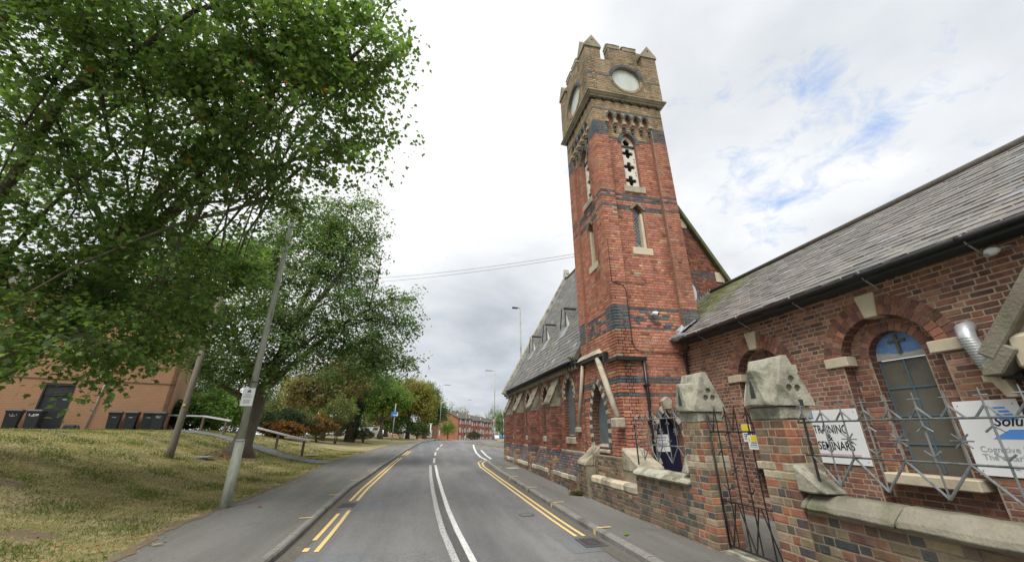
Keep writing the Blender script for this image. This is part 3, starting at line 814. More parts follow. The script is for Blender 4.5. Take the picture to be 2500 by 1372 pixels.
# mortar bodies with their openings
R4 = lambda a, b, c, d: [(a, c), (b, c), (b, d), (a, d)]
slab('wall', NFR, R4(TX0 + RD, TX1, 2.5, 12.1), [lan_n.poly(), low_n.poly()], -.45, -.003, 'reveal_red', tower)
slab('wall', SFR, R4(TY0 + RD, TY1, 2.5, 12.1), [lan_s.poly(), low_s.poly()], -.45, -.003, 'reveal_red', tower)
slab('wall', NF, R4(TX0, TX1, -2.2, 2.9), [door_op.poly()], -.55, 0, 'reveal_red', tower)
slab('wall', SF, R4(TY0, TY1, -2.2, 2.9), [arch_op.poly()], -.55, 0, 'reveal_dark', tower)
m = MB(); m.box((TX0 + RD + .46, TY0 + RD + .46, -2.2), (TX1, TY1, 12.1)); m.build('core', 'reveal_red', tower)
for F, lo, hi in ((NF, (TX0, TX0 + .54), (TX1 - .60, TX1)), (SF, (TY0, TY0 + .54), (TY1 - .50, TY1))):
    for a, b in (lo, hi): fbox('pier', F, a, b, 2.9, 11.0, -RD - .05, 0, 'reveal_red', tower)
    # corbel table: panel with five little pointed arches along its foot
    a, b = lo[1], hi[0]; n = 5; w = (b - a) / n; P = [(lo[0], 11.0), (a, 11.0)]
    for i in range(n):
        c = a + (i + .5) * w
        P += [(c - w * .33, 11.0), (c - w * .33, 11.28), (c - w * .2, 11.42), (c, 11.52), (c + w * .2, 11.42), (c + w * .33, 11.28), (c + w * .33, 11.0)]
    P += [(b, 11.0), (hi[1], 11.0), (hi[1], 12.1), (lo[0], 12.1)]
    slab('corbel_table', F, P, [], -RD - .02, 0, 'reveal_buff', tower)
    for i in range(n):
        c = a + (i + .5) * w
        pointed_ring(tower, F, Op('point', c, w * .66, 11.0, 11.28, .24), .07, 4, lambda i, r: jit(r.choice(BLUE), r), 0, .02)
    for i in range(n + 1):
        c = a + i * w; m = MB(); k = .5 if i in (0, n) else 1
        m.fbox(F, c - w * .2, c + w * .2, 10.98, 11.1, -RD, .05); m.build('corbel', 'stone', tower, .01)
        m = MB(); m.fbox(F, c - w * .15, c + w * .15, 10.86, 10.978, -RD, .0); m.build('corbel', 'old_wood', tower, .01)
        m = MB(); m.fbox(F, c - w * .1, c + w * .1, 10.68, 10.838, -RD, -.06); m.build('corbel', 'board_dark', tower, .01)
    little = [Op('point', a + (i + .5) * w, w * .66, 11.0, 11.28, .24) for i in range(n)]
    lay(tower, F, a, b, 11.0, 12.05, tower_pal, little, seed=5, gap=.03)
    lay(tower, F, lo[0], lo[1], 2.9, 12.05, pier_pal, seed=6); lay(tower, F, hi[0], hi[1], 2.9, 12.05, pier_pal, seed=7)
lay(tower, NF, TX0, TX1, -2.0, 2.9, tower_pal, [door_op], seed=8, gap=.2)
lay(tower, SF, TY0, TY1, -.75, 2.9, tower_pal, [arch_op], seed=9, gap=.17)
lay(tower, NFR, TX0 + .54, TX1 - .6, 2.9, 11.0, tower_pal, [lan_n, low_n], seed=10, gap=.03)
lay(tower, SFR, TY0 + .54, TY1 - .5, 2.9, 11.0, tower_pal, [lan_s, low_s], seed=11, gap=.03)
# cornice
def rect_ring(name, x0, x1, y0, y1, prof, mat, parent):
    m = MB(); k = len(prof)
    for o, z in prof: m.v += [(x0 - o, y0 - o, z), (x1 + o, y0 - o, z), (x1 + o, y1 + o, z), (x0 - o, y1 + o, z)]
    for i in range(k):
        for c in range(4):
            j_ = (i + 1) % k; m.f.append((4 * i + c, 4 * i + (c + 1) % 4, 4 * j_ + (c + 1) % 4, 4 * j_ + c))
    return m.build(name, mat, parent)


rect_ring('cornice', TX0, TX1, TY0, TY1, [(-.2, 12.16), (.08, 12.16), (.10, 12.22), (.15, 12.24), (.17, 12.29), (.215, 12.31), (.215, 12.36), (.128, 12.43), (-.2, 12.43)], 'stone_buff', tower)
for F, a, b in ((NF, TX0, TX1), (SF, TY0, TY1)):
    for i in range(8):
        u = a + .12 + i * (b - a - .24) / 7; fbox('dentil', F, u - .055, u + .05, 12.05, 12.158, 0, .09, 'board_dark', tower, .012)
# upper stage with the clock
UX0, UX1, UY0, UY1 = TX0 - .12, TX1 + .12, TY0 - .12, TY1 + .12
UN, US = near(UY0), street(UX0)
clk_n = Op('circle', 7.0, 1.24, 12.0, 13.3); clk_s = Op('circle', 11.72, 1.24, 12.0, 13.3)
slab('wall', UN, R4(UX0, UX1, 12.5, 14.2), [clk_n.poly()], -.4, 0, 'reveal_buff', tower)
slab('wall', US, R4(UY0, UY1, 12.5, 14.2), [clk_s.poly()], -.4, 0, 'reveal_buff', tower)
m = MB(); m.box((UX0 + .41, UY0 + .41, 12.1), (UX1, UY1, 13.9)); m.build('core', 'reveal_buff', tower)
m = MB(); m.box((UX1 - .3, UY0 + .41, 13.9), (UX1, UY1, 14.2)); m.box((UX0 + .41, UY1 - .3, 13.9), (UX1 - .3, UY1, 14.2)); m.build('parapet', 'reveal_buff', tower)


def upper_pal(u, v, r):
    if 13.28 <= v < 13.40: return jit(r.choice(BLUE + OLIVE[:2]), r)
    return jit(r.choice(OLIVE if v > 13.0 else OLIVE + BUFF), r)


for F, a, b, op in ((UN, UX0, UX1, clk_n), (US, UY0, UY1, clk_s)):
    c = op.uc
    lay(tower, F, a, b, 12.43, 14.2, upper_pal, [op], seed=12, gap=.13)
    ring(tower, F, c, 13.3, .62, .76, 0, math.pi, 20, lambda i, r: jit(r.choice(BLUE), r), 0, .03)
    ring(tower, F, c, 13.3, .62, .74, math.pi, 2 * math.pi, 20, lambda i, r: jit(r.choice(BUFF + OLIVE), r), 0, .02)
    fprism('clock_face', F, op.poly(-.002), -.2, -.10, 'clock_glass', tower)
# merlons and pinnacles on all four sides
def merlon(F, a, b, par=tower):
    w = (b - a)
    fbox('merlon', F, a, b, 14.2, 14.92, -.34, 0, 'reveal_buff', par); lay(tower, F, a, b, 14.2, 14.92, pick(OLIVE), seed=int(a * 10))
    for s0, s1 in ((0, .41), (.55, 1)):
        x0, x1 = a + w * s0 - .02, a + w * s1 + .02
        fprism('merlon_cap', F, R4(x0, x1, 14.922, 15.12), -.36, .03, 'stone_buff', par, .02)
        m = MB(); m.hexa([F.p(x0 - .02, 15.122, -.38), F.p(x1 + .02, 15.122, -.38), F.p(x1 + .02, 15.122, .06), F.p(x0 - .02, 15.122, .06), F.p(x0, 15.32, -.3), F.p(x1, 15.32, -.3), F.p(x1, 15.32, -.1), F.p(x0, 15.32, -.1)])
        m.build('merlon_cap', 'stone_buff', par, .02, rough=.015)


def pinnacle(x0, x1, y0, y1, par=tower):
    m = MB(); m.box((x0, y0, 14.2), (x1, y1, 14.8)); m.build('pinnacle', 'reveal_buff', par)
    for F, a, b in ((near(y0), x0, x1), (street(x0), y0, y1)): lay(tower, F, a, b, 14.2, 14.8, pick(OLIVE), seed=int(x0 * 7 + y0))
    x0 -= .05; x1 += .05; y0 -= .05; y1 += .05; xm, ym = (x0 + x1) / 2, (y0 + y1) / 2
    m = MB(); m.prism(near(0), [(x0, 14.8), (x1, 14.8), (x1 - .03, 14.93), (xm, 15.46), (x0 + .03, 14.93)], -y0, -y1); m.build('pinnacle_cap', 'stone_buff', par)
    m = MB(); m.prism(street(0), [(y0 + .004, 14.803), (y1 - .004, 14.803), (y1 - .034, 14.93), (ym, 15.45), (y0 + .034, 14.93)], -x0 + .004, -x1 - .004); m.build('pinnacle_cap', 'stone_buff', par)
    m = MB(); m.tube([(xm, y0 - .004, 15.17), (xm, y0 + .03, 15.17)], .045, 8); m.build('pinnacle_eye', 'black_iron', par)


cx, cyy = (UX0 + UX1) / 2, (UY0 + UY1) / 2
merlon(UN, 6.34, 7.62); merlon(US, cyy - .6, cyy + .6)
merlon(Fr((0, UY1, 0), (1, 0, 0), (0, 0, 1), (0, 1, 0)), cx - .7, cx + .7); merlon(Fr((UX1, 0, 0), (0, 1, 0), (0, 0, 1), (1, 0, 0)), cyy - .66, cyy + .66)
for x0 in (UX0, UX1 - .66):
    for y0 in (UY0, UY1 - .66): pinnacle(x0, x0 + .66, y0, y0 + .66)
tube('lightning_rod', [(7.95, UY0 + .6, 14.2), (7.93, UY0 + .6, 15.3)], .012, 'lamp_grey', tower, 5)
tube('lightning_rod', [(7.85, UY0 + .6, 14.95), (8.02, UY0 + .6, 14.98)], .01, 'lamp_grey', tower, 5)


# lancets: pierced stone screens above, leaded lights below
def quatre(c, v, s):
    P = []
    for k in range(4):
        a0 = math.pi / 2 * k + math.pi / 2
        cx_, cy_ = c + math.cos(a0) * s * .62, v + math.sin(a0) * s * .62
        for t in np.linspace(-2.05, 2.05, 9): P.append((cx_ + s * .40 * math.cos(a0 + t), cy_ + s * .40 * math.sin(a0 + t)))
    return P


def circ(c, v, r, n=8): return [(c + r * math.cos(t), v + r * math.sin(t)) for t in np.linspace(0, 2 * math.pi, n + 1)[:-1]]


for F, lo_, hi_ in ((NFR, low_n, lan_n), (SFR, low_s, lan_s)):
    c = hi_.uc; holes = []
    for k in range(3):
        vv = 8.62 + k * .62; holes.append(quatre(c, vv, .225))
        for s in (-1, 1):
            holes.append(circ(c + s * .235, vv + .25, .035)); holes.append(circ(c + s * .235, vv - .25, .035))
    slab('pierced_screen', F, [(c - .30, 8.25), (c + .30, 8.25), (c + .30, 10.12), (c - .30, 10.12)], holes, -.20, -.14, 'tracery', tower)
    slab('pierced_screen', F, [(c - .30, 10.2), (c + .30, 10.2)] + hi_.poly()[3:], [[(c - .1, 10.24), (c + .1, 10.24), (c + .15, 10.4), (c, 10.56), (c - .15, 10.4)]], -.20, -.14, 'tracery', tower)
    fprism('dark_backing', F, hi_.poly(-.002), -.445, -.40, 'black_iron', tower)
    fbox('transom', F, c - .3, c + .3, 10.12, 10.2, -.20, -.10, 'board_dark', tower)
    pointed_ring(tower, F, hi_, .15, 7, lambda i, r: jit(r.choice(BLUE), r), -.02, .03)
    fbox('sill', F, c - .42, c + .42, 7.98, 8.25, -.3, .06, 'stone', tower, .02)
    # small window below
    c = low_.uc if False else lo_.uc; b0 = lo_.v0
    fprism('glazing', F, lo_.poly(-.002), -.26, -.22, 'glass', tower)
    m = MB()
    for s in (-1, 1):
        for k in range(-3, 14):
            p0 = (c - .19, b0 + k * .14); p1 = (c + .19, b0 + k * .14 + s * .38 * 1.3)
            if p1[1] < b0 or p0[1] < b0 or p1[1] > lo_.vs + .25 or p0[1] > lo_.vs + .25: continue
            m.tube([F.p(*p0, -.21), F.p(*p1, -.21)], .008, 4)
    m.build('leading', 'black_iron', tower)
    fbox('jamb', F, c + .10, c + .19, b0, lo_.vs + .05, -.21, -.03, 'stone_cream', tower)
    fbox('sill', F, c - .37, c + .37, b0 - .27, b0 - .003, -.2, .035, 'stone_cream', tower, .015)
    for s in (-1, 1):
        T = [(c, lo_.vs + .40), (c + s * .24, lo_.vs + .16), (c + s * .30, lo_.vs + .22), (c, lo_.vs + .50)]
        fprism('hood', F, T if s > 0 else T[::-1], -.02, .04, 'stone_moss', tower)

# lower stage: door, arch, stone ledges
bw = lambda i, r: jit(r.choice(BLUE) if i % 2 else (.47, .42, .31), r, .1)
pointed_ring(tower, NF, door_op, .17, 9, bw, -.02, .02, down=.5)
fprism('door', NF, door_op.poly(-.002), -.34, -.26, 'door_navy', tower)
for k in range(5): fbox('door_board', NF, 6.75 - .4 + k * .16, 6.75 - .4 + k * .16 + .152, -1.88, -.3, -.26, -.245, 'door_navy', tower)
fprism('keystone', NF, [(6.64, .56), (6.86, .56), (6.92, .80), (6.75, .92), (6.58, .80)], -.1, .14, 'stone', tower, .02)
pointed_ring(tower, SF, arch_op, .17, 16, bw, -.02, .02, down=.5)
fprism('panel', SF, arch_op.poly(-.002), -.32, -.24, 'board_slate', tower)
m = MB(); m.hexa([SF.p(11.43, -.62, -.5), SF.p(12.61, -.62, -.5), SF.p(12.61, -.62, .06), SF.p(11.43, -.62, .06), SF.p(11.43, -.22, -.5), SF.p(12.61, -.22, -.5), SF.p(12.61, -.56, .06), SF.p(11.43, -.56, .06)])
m.build('sill', 'stone', tower, .01)
for k in range(int(2.6 / .1)):
    u = TY0 + .12 + k * .105
    piece(tower, 'brick', 'brick%d' % (k % 4), 'brick', SF.mat(u, -.80, -.02, .093, .24, .05), jit(rnd.choice(BLUE), rnd), SF.N)
# two splayed shafts each side of the arch, the gutter and the weathered stone above
tube('shaft', [SF.p(12.86, 2.15, .10), SF.p(13.22, 1.1, .10), SF.p(13.6, .12, .10)], .06, 'stone_cream', tower, 8)
tube('shaft', [SF.p(11.5, 2.15, .13), SF.p(10.98, 1.2, .13), SF.p(10.5, .34, .13)], .095, 'stone', tower, 8)
fprism('corbel', SF, R4(10.32, 10.68, .06, .34), -.02, .28, 'stone', tower, .04); fprism('corbel', SF, R4(13.46, 13.7, -.06, .12), -.05, .2, 'stone', tower, .03)
m = MB(); m.fbox(SF, 11.1, 14.15, 2.18, 2.28, .02, .16); m.fbox(SF, 10.95, 11.1, 1.98, 2.28, .02, .16); m.build('gutter', 'black_paint', tower)
m = MB(); m.hexa([SF.p(11.3, 2.29, .0), SF.p(13.6, 2.29, .0), SF.p(13.6, 2.29, .2), SF.p(11.3, 2.29, .2), SF.p(11.6, 2.52, .0), SF.p(13.4, 2.52, .0), SF.p(13.4, 2.40, .12), SF.p(11.6, 2.40, .12)]); m.build('weathering', 'stone', tower, .01)
m = MB(); m.fbox(SF, 10.25, 10.95, 1.92, 2.02, .02, .13); m.fbox(NF, 5.34, 6.28, 1.92, 2.02, .02, .13); m.build('gutter', 'black_paint', tower)
tube('downpipe', [NF.p(6.2, 1.93, .08), NF.p(6.2, 1.0, .08), NF.p(6.2, -1.85, .08)], .05, 'black_paint', tower)
for z in (1.2, .2, -.9): m = MB(); m.fbox(NF, 6.12, 6.28, z, z + .05, 0, .14); m.build('pipe_bracket', 'black_paint', tower)
tube('downpipe', [NF.p(7.60, 2.35, .3), NF.p(7.60, 2.2, .1), NF.p(7.60, 1.0, .08), NF.p(7.60, -1.8, .08)], .04, 'black_paint', tower)
tube('cable', [NF.p(5.47, 5.9, .02), NF.p(5.47, 4.4, .02), NF.p(5.6, 4.36, .02), NF.p(5.85, 4.3, .02), NF.p(5.93, 4.15, .02), NF.p(5.93, 2.5, .03), NF.p(6.0, 2.28, .03), NF.p(6.2, 2.2, .03), NF.p(7.4, 2.2, .03), NF.p(7.6, 2.1, .03)], .012, 'black_iron', tower, 5)
tube('cable', [NF.p(5.6, 4.42, .02), NF.p(6.6, 4.36, .03), NF.p(6.66, 4.5, .03)], .012, 'black_iron', tower, 5)
tube('cable', [NF.p(7.83, 10.9, .02), NF.p(7.83, 3.0, .02), NF.p(7.8, 2.5, .03)], .012, 'stone_moss', tower, 5)
# plinth towards the pavement and the raking stone-capped buttresses
PF = street(5.0)
m = MB(); m.fbox(PF, 9.32, 12.0, -2.2, -1.43, -.42, 0); m.fbox(street(5.2), TY0, 12.1, -1.43, -.68, -.25, 0); m.build('plinth', 'mortar_dark', tower)
lay(tower, PF, 9.32, 12.0, -2.05, -1.43, pick(WALLP), seed=14); lay(tower, street(5.2), TY0, 12.1, -1.30, -.68, pick(WALLP + [(.27, .21, .13)] * 4), seed=15)
lay(tower, near(9.32), 5.0, 5.42, -2.05, -1.43, pick(WALLP), seed=16)
for k in range(4):
    a = 9.32 + k * .67; m = MB(); m.prism(PF, [(a + .01, -1.43), (a + .66, -1.43), (a + .66, -1.22), (a + .01, -1.22)], -.3, .02); m.build('ledge_stone', 'stone_cream' if k % 2 else 'stone', tower, .05, rough=.012)


def raking(F, a, b, zt, zl, n_out, zb, n_in=0):
    """buttress foot: brick body with two raking cap stones"""
    fbox('buttress', F, a, b, -2.2, zb, n_in, n_out, 'mortar_dark', tower); lay(tower, Fr(F.p(0, 0, n_out), F.U, F.V, F.N), a, b, -2.0, zb - .02, pick(WALLP), seed=int(a * 9))
    SD = Fr(F.o, F.N, F.V, F.U); nm, zm = (n_in + n_out) / 2, (zt + zl) / 2
    for P in ([(n_in, zb + .004), (nm, zb + .004), (nm, zm), (n_in + .02, zt)], [(nm + .01, zb + .004), (n_out + .04, zb + .004), (n_out + .04, zl - .04), (nm + .01, zm - .02)]):
        m = MB(); m.prism(SD, P, a - .03, b + .03); m.build('cap_stone', 'stone', tower, .03, rough=.015)


raking(SF, 12.12, 12.72, -.42, -.85, .52, -1.0, -.02)
raking(NF, 5.25, 5.85, -.42, -.80, .9, -.98)

cctv = thing('security_camera', 'small white dome camera on the blue brick band of the tower', 'camera', (6.85, TY0 + RD, 3.38))
FC = near(TY0 + RD)
m = MB(); m.tube([FC.p(6.8, 3.42, 0), FC.p(6.8, 3.44, .12)], .03, 8); m.build('bracket', 'white_paint', cctv)
m = MB(); m.tube([FC.p(6.8, 3.45, .10), FC.p(6.83, 3.42, .17), FC.p(6.88, 3.38, .26)], [.05, .075, .06], 10); m.build('housing', 'white_paint', cctv)
m = MB(); m.tube([FC.p(6.88, 3.38, .262), FC.p(6.885, 3.376, .27)], .04, 10); m.build('lens', 'black_paint', cctv)
nt = thing('door_notice', 'white paper notice pinned to the navy church door', 'notice', (6.7, TY0 + .24, -.35)); FN = near(TY0 + .245)
fbox('sheet', FN, 6.42, 6.86, -.55, -.1, .001, .008, 'white_sign', nt)
for z, w in ((-.2, .3), (-.27, .22), (-.36, .32), (-.43, .26)): fbox('printed_line', FN, 6.64 - w / 2, 6.64 + w / 2, z, z + .03, .009, .011, 'ink_grey', nt)

# ------------------------------------------------------------------ church nave behind the tower
NX, NY0, NY1 = 5.38, 13.17, 25.3
EX0, EZ, RX, RZ = 5.12, 2.40, 9.75, 10.70            # eaves and ridge
nave = thing('church_nave', 'long brick church nave with steep slate roof, lancets and stepped buttresses', 'church', (NX, NY0, -2))
WF = street(NX); lans = [Op('point', 14.52, .92, -.15, 1.25, .68)] + [Op('point', c, .86, -.15, 1.25, .68) for c in (17.65, 20.85, 23.95)]
slab('wall', WF, R4(NY0, NY1, -2.2, 2.3), [o.poly() for o in lans], -.5, 0, 'reveal_dark', nave)


def nave_pal(u, v, r):
    if band_rows(v, ((1.33, 1.45), (.93, 1.03))): return jit(r.choice(BLUE), r)
    return jit(r.choice([(.32, .13, .09), (.28, .115, .085), (.36, .15, .10), (.25, .105, .08), (.31, .16, .105), (.2, .10, .08)]), r)


lay(nave, WF, NY0, NY1, -.72, 2.2, nave_pal, lans, seed=21, gap=.16)
m = MB(); m.box((9.5, NY0 + .4, -2), (14.0, NY1, 2.4)); m.box((NX + .5, NY1 - .4, -2), (14, NY1, 2.4)); m.build('wall', 'reveal_dark', nave)
for o in lans:
    pointed_ring(nave, WF, o, .15, 9, lambda i, r: jit(r.choice(BLUE) if i % 2 else (.45, .40, .29), r, .1), -.02, .018, down=.1)
    pointed_ring(nave, WF, Op('point', o.uc, o.h * 2 + .3, o.v0, o.vs, o.H + .16), .07, 7, lambda i, r: jit((.36, .33, .24), r, .1), -.02, .04, 'hood_stone')
    fprism('panel', WF, o.poly(-.002), -.20, -.14, 'board_slate' if o is lans[0] else 'board_dark', nave)
    m = MB(); m.hexa([WF.p(o.uc - .48, -.44, -.3), WF.p(o.uc + .48, -.44, -.3), WF.p(o.uc + .48, -.44, .05), WF.p(o.uc - .48, -.44, .05), WF.p(o.uc - .48, -.04, -.3), WF.p(o.uc + .48, -.04, -.3), WF.p(o.uc + .48, -.24, .05), WF.p(o.uc - .48, -.24, .05)])
    m.build('sill', 'stone', nave, .012)
# sloping plinth of mixed bricks, stone strip, base courses
A0, A1 = V3((NX - .03, 0, -.72)), V3((4.97, 0, -1.36)); dv = (A0 - A1)
PLF = Fr(A1, (0, 1, 0), dv, (-dv.z, 0, dv.x)); L_ = dv.length
m = MB(); m.add([(NX + .02, NY0, -.70), (4.975, NY0, -1.37), (4.975, NY0, -2.2), (NX + .02, NY0, -2.2), (NX + .02, NY1, -.70), (4.975, NY1, -1.37), (4.975, NY1, -2.2), (NX + .02, NY1, -2.2)], [(0, 1, 2, 3), (4, 5, 6, 7)[::-1], (0, 4, 5, 1), (1, 5, 6, 2), (2, 6, 7, 3), (3, 7, 4, 0)])
m.build('plinth', 'mortar_dark', nave)
lay(nave, PLF, NY0, NY1, .0, L_, lambda u, v, r: jit((.20, .115, .09) if r.random() < .28 else r.choice([(.10, .10, .11), (.085, .09, .10), (.12, .11, .12)]), r), seed=22, flem=True, bl=.26, proud=.005)
lay(nave, street(4.97), NY0, NY1, -2.0, -1.56, pick(WALLP + [(.16, .085, .07)] * 3), seed=23)
y = NY0 + .05
while y < NY1:
    m = MB(); m.fbox(street(4.97), y, min(y + .7, NY1) - .02, -1.55, -1.37, -.2, .025); m.build('plinth_stone', 'stone_cream' if rnd.random() < .4 else 'stone', nave, .03, rough=.012); y += .7
for k in range(18):
    y = NY0 + .1 + k * .68; m = MB(); m.fbox(WF, y, y + .66, -.74, -.66, -.05, .05); m.build('string_stone', 'stone', nave, .015)


def buttress(y0, y1):
    bx = 4.95
    m = MB(); m.box((bx, y0, -2.2), (NX - .002, y1, .92)); m.build('buttress', 'reveal_dark', nave)
    pal = lambda u, v, r: jit(r.choice(BLUE) if -.84 < v < -.72 else (r.choice([(.29, .115, .08), (.24, .10, .075), (.2, .09, .07), (.15, .075, .06), (.11, .075, .055)]) if v > -.8 else r.choice([(.33, .26, .17), (.2, .11, .08), (.3, .22, .14)])), r)
    lay(nave, street(bx), y0, y1, -2.0, .92, pal, seed=int(y0 * 3)); lay(nave, near(y0), bx, NX, -2.0, .92, pal, seed=int(y0 * 5))
    m = MB(); a, b = y0 - .03, y1 + .03           # stone cap: cheek and four overlapping weathering slabs
    m.add([(bx - .02, a, .92), (NX, a, .92), (NX, a, 2.02), (bx - .02, a, 1.08), (bx - .02, b, .92), (NX, b, .92), (NX, b, 2.02), (bx - .02, b, 1.08)], [(0, 1, 2, 3), (4, 7, 6, 5), (0, 3, 7, 4), (1, 5, 6, 2), (3, 2, 6, 7), (0, 4, 5, 1)])
    m.build('cap_stone', 'stone_dark', nave, .01)
    for k in range(4):
        t0, t1 = k / 4, (k + 1) / 4 + .06; x0, x1 = bx - .07 + (NX - bx + .05) * t0, bx - .07 + (NX - bx + .05) * t1; z0, z1 = 1.02 + 1.0 * t0, 1.02 + 1.0 * t1
        m = MB(); m.hexa([(x0, a - .05, z0), (x0, b + .05, z0), (x1, b + .05, z1 - .02), (x1, a - .05, z1 - .02), (x0 - .015, a - .05, z0 + .09), (x0 - .015, b + .05, z0 + .09), (x1 - .02, b + .05, z1 + .04), (x1 - .02, a - .05, z1 + .04)])
        m.build('weathering_slab', 'stone_dark', nave, .012)


for a, b in ((15.56, 16.25), (18.70, 19.38), (21.85, 22.53), (24.72, 25.36)): buttress(a, b)
# eaves, roof, verges
SL = math.hypot(RX - EX0, RZ - EZ); RF = Fr((EX0, 0, EZ), (0, 1, 0), (RX - EX0, 0, RZ - EZ), (-(RZ - EZ), 0, RX - EX0))
RF2 = Fr((2 * RX - EX0, 0, EZ), (0, 1, 0), (-(RX - EX0), 0, RZ - EZ), ((RZ - EZ), 0, RX - EX0))
for F in (RF, RF2): fbox('roof', F, NY0, NY1 - .02, 0, SL, -.15, 0, 'roof_tile', nave)


def slate_col(u, i, r):
    if r.random() < .04: return jit((.26, .265, .27), r)
    return tone(r.choice([(.150, .148, .135), (.135, .132, .12), (.17, .165, .15), (.165, .155, .13), (.125, .125, .12)]), r, .14)


lay_slates(nave, RF, NY0 + .05, NY1 - .35, 0, SL - .1, slate_col, seed=31, w=.32, ex=.235)
for k in range(40):
    y = NY0 + .15 + k * .30
    if y < NY1 - .1: fbox('eaves_bracket', WF, y, y + .12, 2.12, 2.27, 0, .14, 'stone', nave)
m = MB(); m.fbox(WF, NY0, NY1, 2.275, 2.40, .0, .22); m.build('fascia', 'board_dark', nave)
tube('gutter', [(EX0 - .05, NY0 + .5, 2.37), (EX0 - .05, 19, 2.40), (EX0 - .05, NY1 + .1, 2.42)], .06, 'black_paint', nave)
tube('ridge', [(RX, NY0, RZ + .02), (RX, NY1, RZ + .02)], .10, 'roof_tile', nave, 6)
for F, s in ((RF, 1), (RF2, -1)):
    fbox('verge_coping', F, NY1 - .06, NY1 + .30, -.25, SL + .12, -.25, .24, 'stone_grey', nave, .02)
    fbox('lead_soaker', F, NY1 - .34, NY1 - .062, -.1, SL, .004, .06, 'lead', nave)
    if s < 0: fbox('verge_coping', F, NY0 - .22, NY0 - .002, 0, SL + .1, -.05, .12, 'coping_moss', nave, .02)
fprism('finial', street(0), [(NY1 - .1, RZ + .1), (NY1 + .34, RZ + .1), (NY1 + .12, RZ + .75)], -RX + .2, -RX - .2, 'stone_grey', nave)
fprism('kneeler', WF, [(NY1 - .1, 1.95), (NY1 + .3, 1.95), (NY1 + .3, 2.5), (NY1 - .1, 2.5)], -.1, .28, 'stone_grey', nave, .02)
tube('rain_spout', [(NX - .42, NY1 + .05, 2.12), (NX + .1, NY1 + .2, 2.12)], .05, 'black_paint', nave, 6)
GN = near(NY0 - .02)
slab('gable_wall', GN, [(8.2, -2), (14.3, -2), (14.3, 2.4), (RX, RZ - .1), (8.2, 7.8)], [], -.4, 0, 'reveal_dark', nave)
slab('gable_wall', near(NY1), [(NX, -2), (14.1, -2), (14.1, 2.4), (RX, RZ - .1), (NX, 2.5)], [], -.2, 0, 'reveal_dark', nave)
GP = [(.20, .085, .06), (.17, .075, .055), (.24, .095, .065), (.13, .065, .05), (.27, .12, .075)]
blind = Op('circle', 10.12, 1.34, 0, 5.38)
lay(nave, GN, 8.42, 14.2, 2.6, 10.6, lambda u, v, r: jit(r.choice(BLUE if band_rows(v, ((8.22, 8.33), (6.28, 6.38), (6.06, 6.16))) or (band_rows(v, ((5.0, 5.1),)) and r.random() < .8) else GP), r),
    [blind], clip=lambda v: (8.42, RX + (RZ - v) / (RZ - EZ) * (RX - EX0) - .05), seed=33, gap=.12)
ring(nave, GN, 10.12, 5.38, .67, .79, 0, 2 * math.pi, 36, lambda i, r: jit(r.choice(BLUE), r), -.02, .02)
fprism('blind_window', GN, blind.poly(-.002), -.05, .01, 'plaster', nave)
for z in (8.45, 5.95):
    x = RX + (RZ - z) / (RZ - EZ) * (RX - EX0); fbox('kneeler', GN, x - .55, x - .12, z - .02, z + .45, 0, .05, 'stone_cream', nave, .02)


def dormer(y, z):
    """small gabled roof vent"""
    x0 = EX0 + (z - .90 - EZ) / (RZ - EZ) * (RX - EX0); xb = EX0 + (z - EZ) / (RZ - EZ) * (RX - EX0); h = .27
    z0 = z - .88; root = MB()
    root.add([(x0 - .02, y - h, z0), (x0 - .02, y + h, z0), (x0 - .02, y, z - .05), (xb, y, z - .05), (x0 + .05, y - h, z0), (x0 + .05, y + h, z0)], [(0, 1, 2), (0, 2, 3, 4), (1, 5, 3, 2), (0, 4, 5, 1), (4, 3, 5)])
    d = root.build('dormer', 'plaster', nave)
    f = MB(); f.prism(street(x0 - .021), [(y - h * .1, z0 + .06), (y + h * .86, z0 + .06), (y, z - .16), (y - h * .05, z - .2)], 0, .012); f.build('louvre', 'board_dark', d)
    for s in (-1, 1):
        m = MB(); e = .10; a = V3((x0 - .08, y, z + .02)); b = V3((xb + .1, y, z + .02)); c = V3((x0 + .02, y + s * (h + e * .3), z0 + .14)); q = V3((x0 + .02, y + s * (h + e), z0 + .04))
        t = V3((-.0, 0, .04)); m.hexa([a, b, q, c, a + t, b + t, q + t, c + t]); m.build('roof', 'slate_plain', d)
        for k in range(5):
            u = .1 + k * .19; p0, p1 = a.lerp(c, u), b.lerp(q, u); mm = MB(); mm.tube([p0 + t, p1 + t], .014, 4); mm.build('slate_course', 'slate_plain', d)
        if s < 0: continue
        mm = MB(); mm.hexa([V3((x0 - .24, y, z + .03)), V3((x0 - .2, y, z + .03)), V3((x0 - .2, y + s * (h + e), z0 - .04)), V3((x0 - .24, y + s * (h + e), z0 - .04)), V3((x0 - .24, y, z - .08)), V3((x0 - .2, y, z - .08)), V3((x0 - .2, y + s * (h + .05), z0 - .06)), V3((x0 - .24, y + s * (h + .05), z0 - .06))]); mm.build('bargeboard', 'board_dark', d)
    m = MB(); m.tube([(x0 - .12, y, z + .06), (xb + .1, y, z + .06)], .06, 6); m.build('ridge', 'roof_tile', d)
    v = ((x0 - EX0) / (RX - EX0)) * SL
    fbox('lead_apron', RF, y - h - .2, y + h + .1, v - .62, v + .02, .03, .045, 'lead', d)


pmat('slate_plain', K(.16, .165, .16), K(.21, .21, .2), 6, .7)
for y in (16.9, 20.0, 22.95): dormer(y, 5.50)
